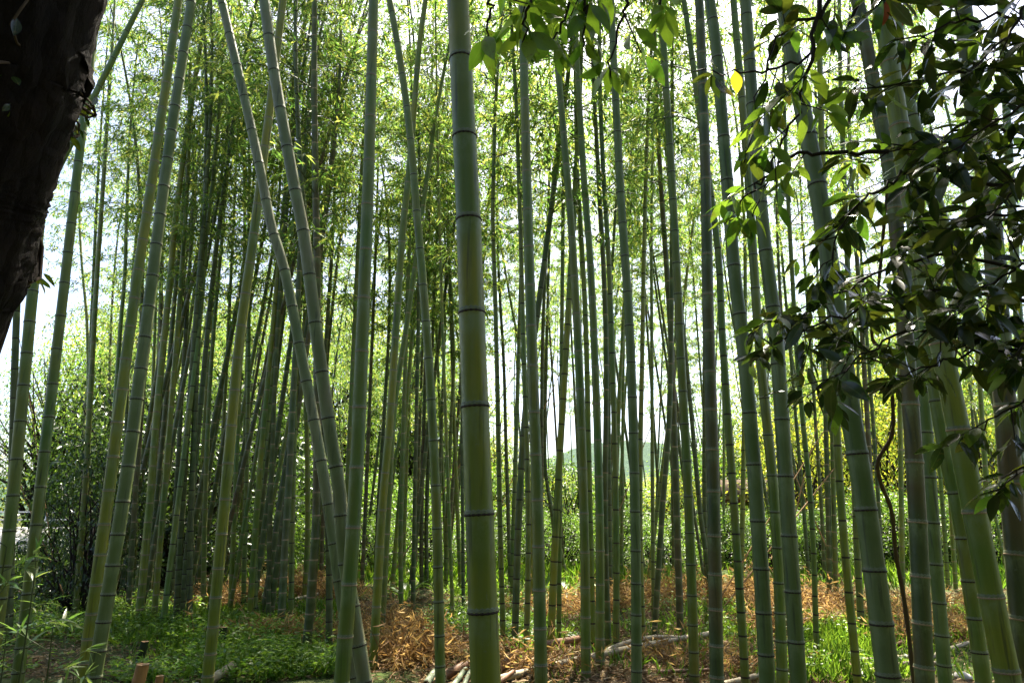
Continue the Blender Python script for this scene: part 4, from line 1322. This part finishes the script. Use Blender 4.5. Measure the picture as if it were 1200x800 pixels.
for si, (path, nl, bright) in enumerate(SPRAYS):
    nl = int(nl * (2.6 if si < 19 else 1.4 if si < 21 else 1.8))
    W = np.array([at_depth(*p) for p in path])
    # tie the start to the stem or limb it grows from
    allp = np.concatenate([sp, limb]) if si != 20 else np.concatenate(twig_pts)
    W[0] = allp[np.argmin(np.linalg.norm(allp - W[0], axis=1))]
    q = spline(W, 26)
    q[3:-1] += rng.normal(scale=0.006, size=q[3:-1].shape)
    twig_pts.append(q)
    g = Geo(); g.tube(q - base, np.linspace(0.0075, 0.0022, 26), 5)
    obj('twig', g.mesh('tree_twig', MAT['twig_dark']), tree)
    seg = np.concatenate([[0], np.cumsum(np.linalg.norm(np.diff(q, axis=0), axis=1))])
    Ltot = seg[-1]
    side_n = max(2, nl // 6)
    ln_leaf0 = max(0.25 * Ltot, Ltot - (0.75 if nl > 20 else 0.42))
    for k in range(side_n):
        s = ln_leaf0 + (Ltot - ln_leaf0) * (k + 0.6) / side_n
        p = np.array([np.interp(s, seg, q[:, c_]) for c_ in range(3)])
        td = unit(np.array([np.interp(min(s + 0.05, Ltot), seg, q[:, c_]) for c_ in range(3)]) - np.array([np.interp(s - 0.05, seg, q[:, c_]) for c_ in range(3)]))
        last = k == side_n - 1
        dr = td if last else unit(td * 0.6 + rng.normal(scale=0.55, size=3) + np.array((0, 0, -0.15)))
        tl = 0.02 if last else random.uniform(0.05, 0.16)
        e_ = p + dr * tl
        if not last:
            sg = Geo(); sg.tube([p - base, e_ - base], [0.0025, 0.0015], 4, cap=False)
            obj('twig', sg.mesh('tree_twig', MAT['twig_dark']), tree)
        m = nl // side_n + (1 if k < nl % side_n else 0)
        for j in range(m):
            t = 1 - 0.75 * (j / max(1, m)) ** 1.2
            o_ = p + dr * tl * t + rng.normal(scale=0.006, size=3)
            a = j * 2.4 + random.random()
            hv = np.array((math.cos(a), math.sin(a), 0))
            d = unit(dr * 0.7 + hv * 0.9 + np.array((0, 0, random.uniform(-0.75, 0.15))))
            nm = unit(np.array((0, 0, 1.0)) + rng.normal(scale=0.45, size=3))
            size = random.uniform(0.055, 0.108) * (1.0 if si >= 21 else 1.0)
            cand.append((o_ + d * size * 0.16, d, nm, size, bright or random.random() < 0.06))


def in_view(p):
    v = p - CO
    z = v @ CF
    return z > 0 and -20 < 600 + F_PX * v[0] / z < 1220 and -20 < 400 - F_PX * (v @ CU) / z < 820


vis = [c_ for c_ in cand if in_view(c_[0])]
rest = [c_ for c_ in cand if not in_view(c_[0])]
vis.sort(key=lambda c_: -c_[3] / (c_[0] @ CF))
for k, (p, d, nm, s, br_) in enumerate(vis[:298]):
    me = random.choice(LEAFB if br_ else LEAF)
    o = bpy.data.objects.new('leaf', me)
    o.matrix_basis = leaf_matrix(p - base, d, nm, s)
    link(o, tree)
# the rest of the leaves in one mesh
g = Geo()
src = np.array([v_.co[:] for v_ in LEAF[0].vertices])
fq = np.array([list(p_.vertices) for p_ in LEAF[0].polygons])
for (p, d, nm, s, br_) in vis[298:] + rest:
    Mn = np.array(leaf_matrix(p - base, d, nm, s))
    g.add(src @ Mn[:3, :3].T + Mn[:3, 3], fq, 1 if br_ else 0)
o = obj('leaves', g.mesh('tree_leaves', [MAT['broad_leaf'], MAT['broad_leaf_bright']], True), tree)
o['kind'] = 'stuff'
O, D = [], []  # upper crown added out of view, to shade the leaves and culms below
rr_ = np.random.default_rng(5)
for k in range(170):
    c0 = np.array((1.5 + rr_.normal(scale=0.8), 1.7 + rr_.normal(scale=0.9), rr_.uniform(3.6, 6.0)))
    qd = rr_.normal(scale=0.17, size=(26, 3))
    O.append(c0 + qd); D.append(qd + rr_.normal(scale=0.15, size=(26, 3)) + np.array((0, 0, -0.06)))
O = np.concatenate(O); D = np.concatenate(D)
keep = O[:, 2] > CAM_H + 0.35 + 0.88 * np.maximum(O[:, 1], 0)
O, D = O[keep], D[keep]
lnn = rr_.uniform(0.08, 0.12, len(O))
v, f = leaf_vf(O - base, D, np.array((0, 0, 1.0)) + rr_.normal(scale=0.5, size=O.shape), lnn, lnn * 0.4)
o = obj('crown', mesh_np('tree_shade_crown', v, f, MAT['broad_leaf']), tree)
o['kind'] = 'stuff'
o = bpy.data.objects.new('leaf', leaf_mesh('leaf', 'leaf_yellowed', 1, 0.55, 0.1, 0.1, 0.1))
o.matrix_basis = leaf_matrix(at_depth(862, 84, 2.1) - base, (0.05, 0.1, -1), (0.1, -1, 0.1), 0.07); link(o, tree); o['label'] = 'single bright yellow leaf'
for (px, py, d) in ((1038, 2, (-0.1, 0, -1)), (1046, 4, (0.5, 0.1, -0.8))):
    o = bpy.data.objects.new('leaf', leaf_mesh('leaf', 'leaf_reddish', 1, 0.36, 0.2, 0.2, 0.1))
    o.matrix_basis = leaf_matrix(at_depth(px, py, 2.0) - base, d, (0.3, -1, 0.3), 0.075); link(o, tree); o['label'] = 'reddish withered leaf'

# ------------------------------------------------------------------ big dark trunk
edge = [(121, 0), (117, 32), (107, 67), (92, 107), (72, 180), (60, 225), (52, 270), (45, 305), (27, 340), (7, 398)]
TD = 1.75
cl = [at_depth(px - 126 - 0.085 * py, py, TD) for px, py in edge]
d0 = unit(cl[-1] - cl[4])
foot = cl[-1] + d0 * ((cl[-1][2] + 0.1) / -d0[2])
topv = cl[0] - cl[4]
path = spline([foot] + [cl[9], cl[7], cl[5], cl[4], cl[2], cl[0]] + [cl[0] + topv * 2.0 + np.array((0, 0, 0.6)), cl[0] + topv * 4 + np.array((-0.3, 0, 2.4))], 130)
big = empty('leaning_tree', foot)
tag(big, 'thick dark rough-barked tree trunk leaning overhead with ivy on it', 'tree')
n = len(path)
sides = 56
v, f = tube_vf(path - foot, np.interp(np.arange(n), [0, 25, 60, 129], [0.30, 0.262, 0.262, 0.20]), sides)
vc = np.repeat(path - foot, sides, axis=0)
out = v - vc
hgt = vc[:, 2]
a_ = np.tile(np.arange(sides) / sides * 6.2832, n)
bumpv = 0.025 * np.sin(3 * a_ + 1.1 * hgt) + 0.02 * np.sin(5 * a_ - 2.3 * hgt + 1) + 0.018 * np.sin(9 * a_ + 5 * hgt) * np.sin(hgt * 3.3) + 0.02 * np.sin(14 * a_ + 3 * np.sin(hgt * 6)) + 0.02 * np.sin(23 * a_ + 4 * np.sin(hgt * 9)) * np.sin(hgt * 17 + 3 * a_) + rng.normal(scale=0.012, size=len(a_))
v = vc + out * (1 + bumpv)[:, None]
obj('trunk', mesh_np('leaning_trunk', v, f, MAT['bark_dark'], True), big)
# ivy stems and leaves on the trunk
LEAFI = leaf_mesh('leaf', 'broad_leaf', 1, 0.55, 0.1, 0.2, 0.2)
t_, aa, bb = frames(path)


def on_trunk(k, ang, off):
    rr = np.interp(k, [0, 25, 60, 129], [0.30, 0.262, 0.262, 0.20])
    k = int(np.clip(k, 0, n - 1))
    nrm = math.cos(ang) * aa[k] + math.sin(ang) * bb[k]
    return path[k] + nrm * (rr * 1.04 + off), nrm


ang_cam = None
best = -9
for k in range(64):
    p, nr = on_trunk(62, k / 64 * 6.2832, 0)
    sc_ = nr @ unit(CO - p)
    if sc_ > best:
        best, ang_cam = sc_, k / 64 * 6.2832
best = -9
ang_right = None
for k in range(64):
    p, nr = on_trunk(62, k / 64 * 6.2832, 0)
    if nr[0] > best:
        best, ang_right = nr[0], k / 64 * 6.2832
for st in range(5):
    a0 = ang_cam + (ang_right - ang_cam) * (0.25 + 0.22 * st) if abs(ang_right - ang_cam) < 3.5 else ang_cam
    pts = []
    for j, kk in enumerate(range(12, 100, 4)):
        p, nr = on_trunk(kk, a0 + 0.22 * math.sin(j * 0.5 + st * 2) + 0.05 * random.gauss(0, 1), 0.004)
        pts.append(p - foot)
    g = Geo(); g.tube(spline(pts, 60), np.linspace(0.006, 0.003, 60), 6)
    obj('ivy_stem', g.mesh('ivy_stem', MAT['vine_stem']), big)
    for j in range(24):
        kk = 22 + j * 3.2 + random.random() * 4
        p, nr = on_trunk(kk, a0 + random.gauss(0, 0.22), 0.015)
        d = unit(nr * random.uniform(0.2, 0.9) + np.array((random.gauss(0, 0.5), random.gauss(0, 0.3), -0.5)))
        o = bpy.data.objects.new('leaf', LEAFI)
        o.matrix_basis = leaf_matrix(p - foot, d, unit(nr + np.array((0, 0, 0.9)) + rng.normal(scale=0.3, size=3)), random.uniform(0.025, 0.05)); link(o, big)

# its crown, out of view, added overhead and behind the viewer for shade
top = path[-1]
for k in range(4):
    a = k * 1.57 + 0.4
    tipp = top + np.array((2.2 * math.cos(a) + 0.8, 2.0 * math.sin(a) - 1.6, 1.6))
    q = spline([top, top * 0.5 + tipp * 0.5 + np.array((0, 0, 0.3)), tipp], 14)
    g = Geo(); g.tube(q - foot, np.linspace(0.13, 0.03, 14), 10)
    obj('branch', g.mesh('leaning_shade_branch', MAT['bark_dark'], True), big)  # branch of the added unseen crown
rr_ = np.random.default_rng(9)
O, D = [], []
for k in range(150):
    c0 = top + np.array((rr_.normal(scale=1.7) + 0.8, rr_.normal(scale=1.5) - 1.8, rr_.uniform(0.4, 3.2)))
    qd = rr_.normal(scale=0.28, size=(60, 3))
    O.append(c0 + qd); D.append(qd + rr_.normal(scale=0.3, size=(60, 3)))
O = np.concatenate(O); D = np.concatenate(D)
lnn = rr_.uniform(0.08, 0.13, len(O))
v, f = leaf_vf(O - foot, D, np.array((0, 0, 1.0)) + rr_.normal(scale=0.5, size=O.shape), lnn, lnn * 0.45)
o = obj('crown', mesh_np('leaning_shade_crown', v, f, MAT['shrub_leaf_dark']), big)

# unseen trees added behind and beside the viewer to cut the sky fill
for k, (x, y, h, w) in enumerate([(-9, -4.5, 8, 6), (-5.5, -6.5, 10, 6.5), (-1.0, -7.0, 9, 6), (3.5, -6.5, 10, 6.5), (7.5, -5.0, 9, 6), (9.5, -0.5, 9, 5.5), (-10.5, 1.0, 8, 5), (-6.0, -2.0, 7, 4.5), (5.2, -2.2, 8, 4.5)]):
    e = empty('sky_blocker_tree', (x, y, float(gz(x, y)) - 0.03))
    tag(e, 'unseen dark evergreen tree added around the viewer to block sky light', 'tree', 'unseen trees added to block sky light')
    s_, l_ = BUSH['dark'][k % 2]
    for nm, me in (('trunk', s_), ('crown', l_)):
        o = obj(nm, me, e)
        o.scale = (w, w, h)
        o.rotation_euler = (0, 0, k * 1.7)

# ------------------------------------------------------------------ young bamboo sprigs by the camera
SPL = [leaf_mesh('leaf', 'sprig_leaf', 1, 0.15, 0.2, 0.2, 0.2), leaf_mesh('leaf', 'sprig_leaf', 1, 0.17, 0.35, 0.15, -0.3)]
for k, (pp, lab) in enumerate([([(-40, 900), (-15, 760), (8, 640)], 'young bamboo sprig with narrow leaves beneath the dark trunk, tallest of three'),
                               ([(20, 950), (22, 800), (42, 665)], 'young bamboo sprig with pale narrow leaves before the leaning culms'),
                               ([(60, 960), (50, 840), (62, 735)], 'low young bamboo sprig with glossy narrow leaves in the weeds'),
                               ([(-20, 960), (-5, 830), (10, 720)], 'bushy young bamboo sprig beside the tallest one'),
                               ([(90, 980), (80, 870), (88, 770)], 'small young bamboo sprig at the foot of the olive culm')]):
    dep = 2.5 + 0.15 * k
    W = np.array([at_depth(px, py, dep) for px, py in pp])
    W[0][2] = 0.0; W[0][1] = W[1][1]
    e = empty('bamboo_sprig', W[0]); tag(e, lab, 'bamboo sprig')
    q = spline(W, 20)
    g = Geo(); g.tube(q - W[0], np.linspace(0.006, 0.002, 20), 6)
    obj('stem', g.mesh('sprig_stem', MAT['branch_green']), e)
    for j in range(5):
        i0 = 7 + int(12 * j / 4)
        i0 = min(i0, 19)
        p = q[i0]
        a = j * 2.5 + k
        bd = unit(np.array((math.cos(a) * 0.9 + 0.25, 0.5 * math.sin(a), 0.35)))
        bl = random.uniform(0.06, 0.20)
        g = Geo(); g.tube([p - W[0], p + bd * bl - W[0]], [0.002, 0.0012], 5)
        obj('twig', g.mesh('sprig_twig', MAT['branch_green']), e)
        for m in range(7):
            d = unit(bd * 0.8 + rng.normal(scale=0.5, size=3) + np.array((0.15, 0, -0.05)))
            o = bpy.data.objects.new('leaf', random.choice(SPL))
            o.matrix_basis = leaf_matrix(p + bd * bl * random.uniform(0.5, 1.0) - W[0], d, np.array((0, 0, 1.0)) + rng.normal(scale=0.4, size=3), random.uniform(0.055, 0.10)); link(o, e)
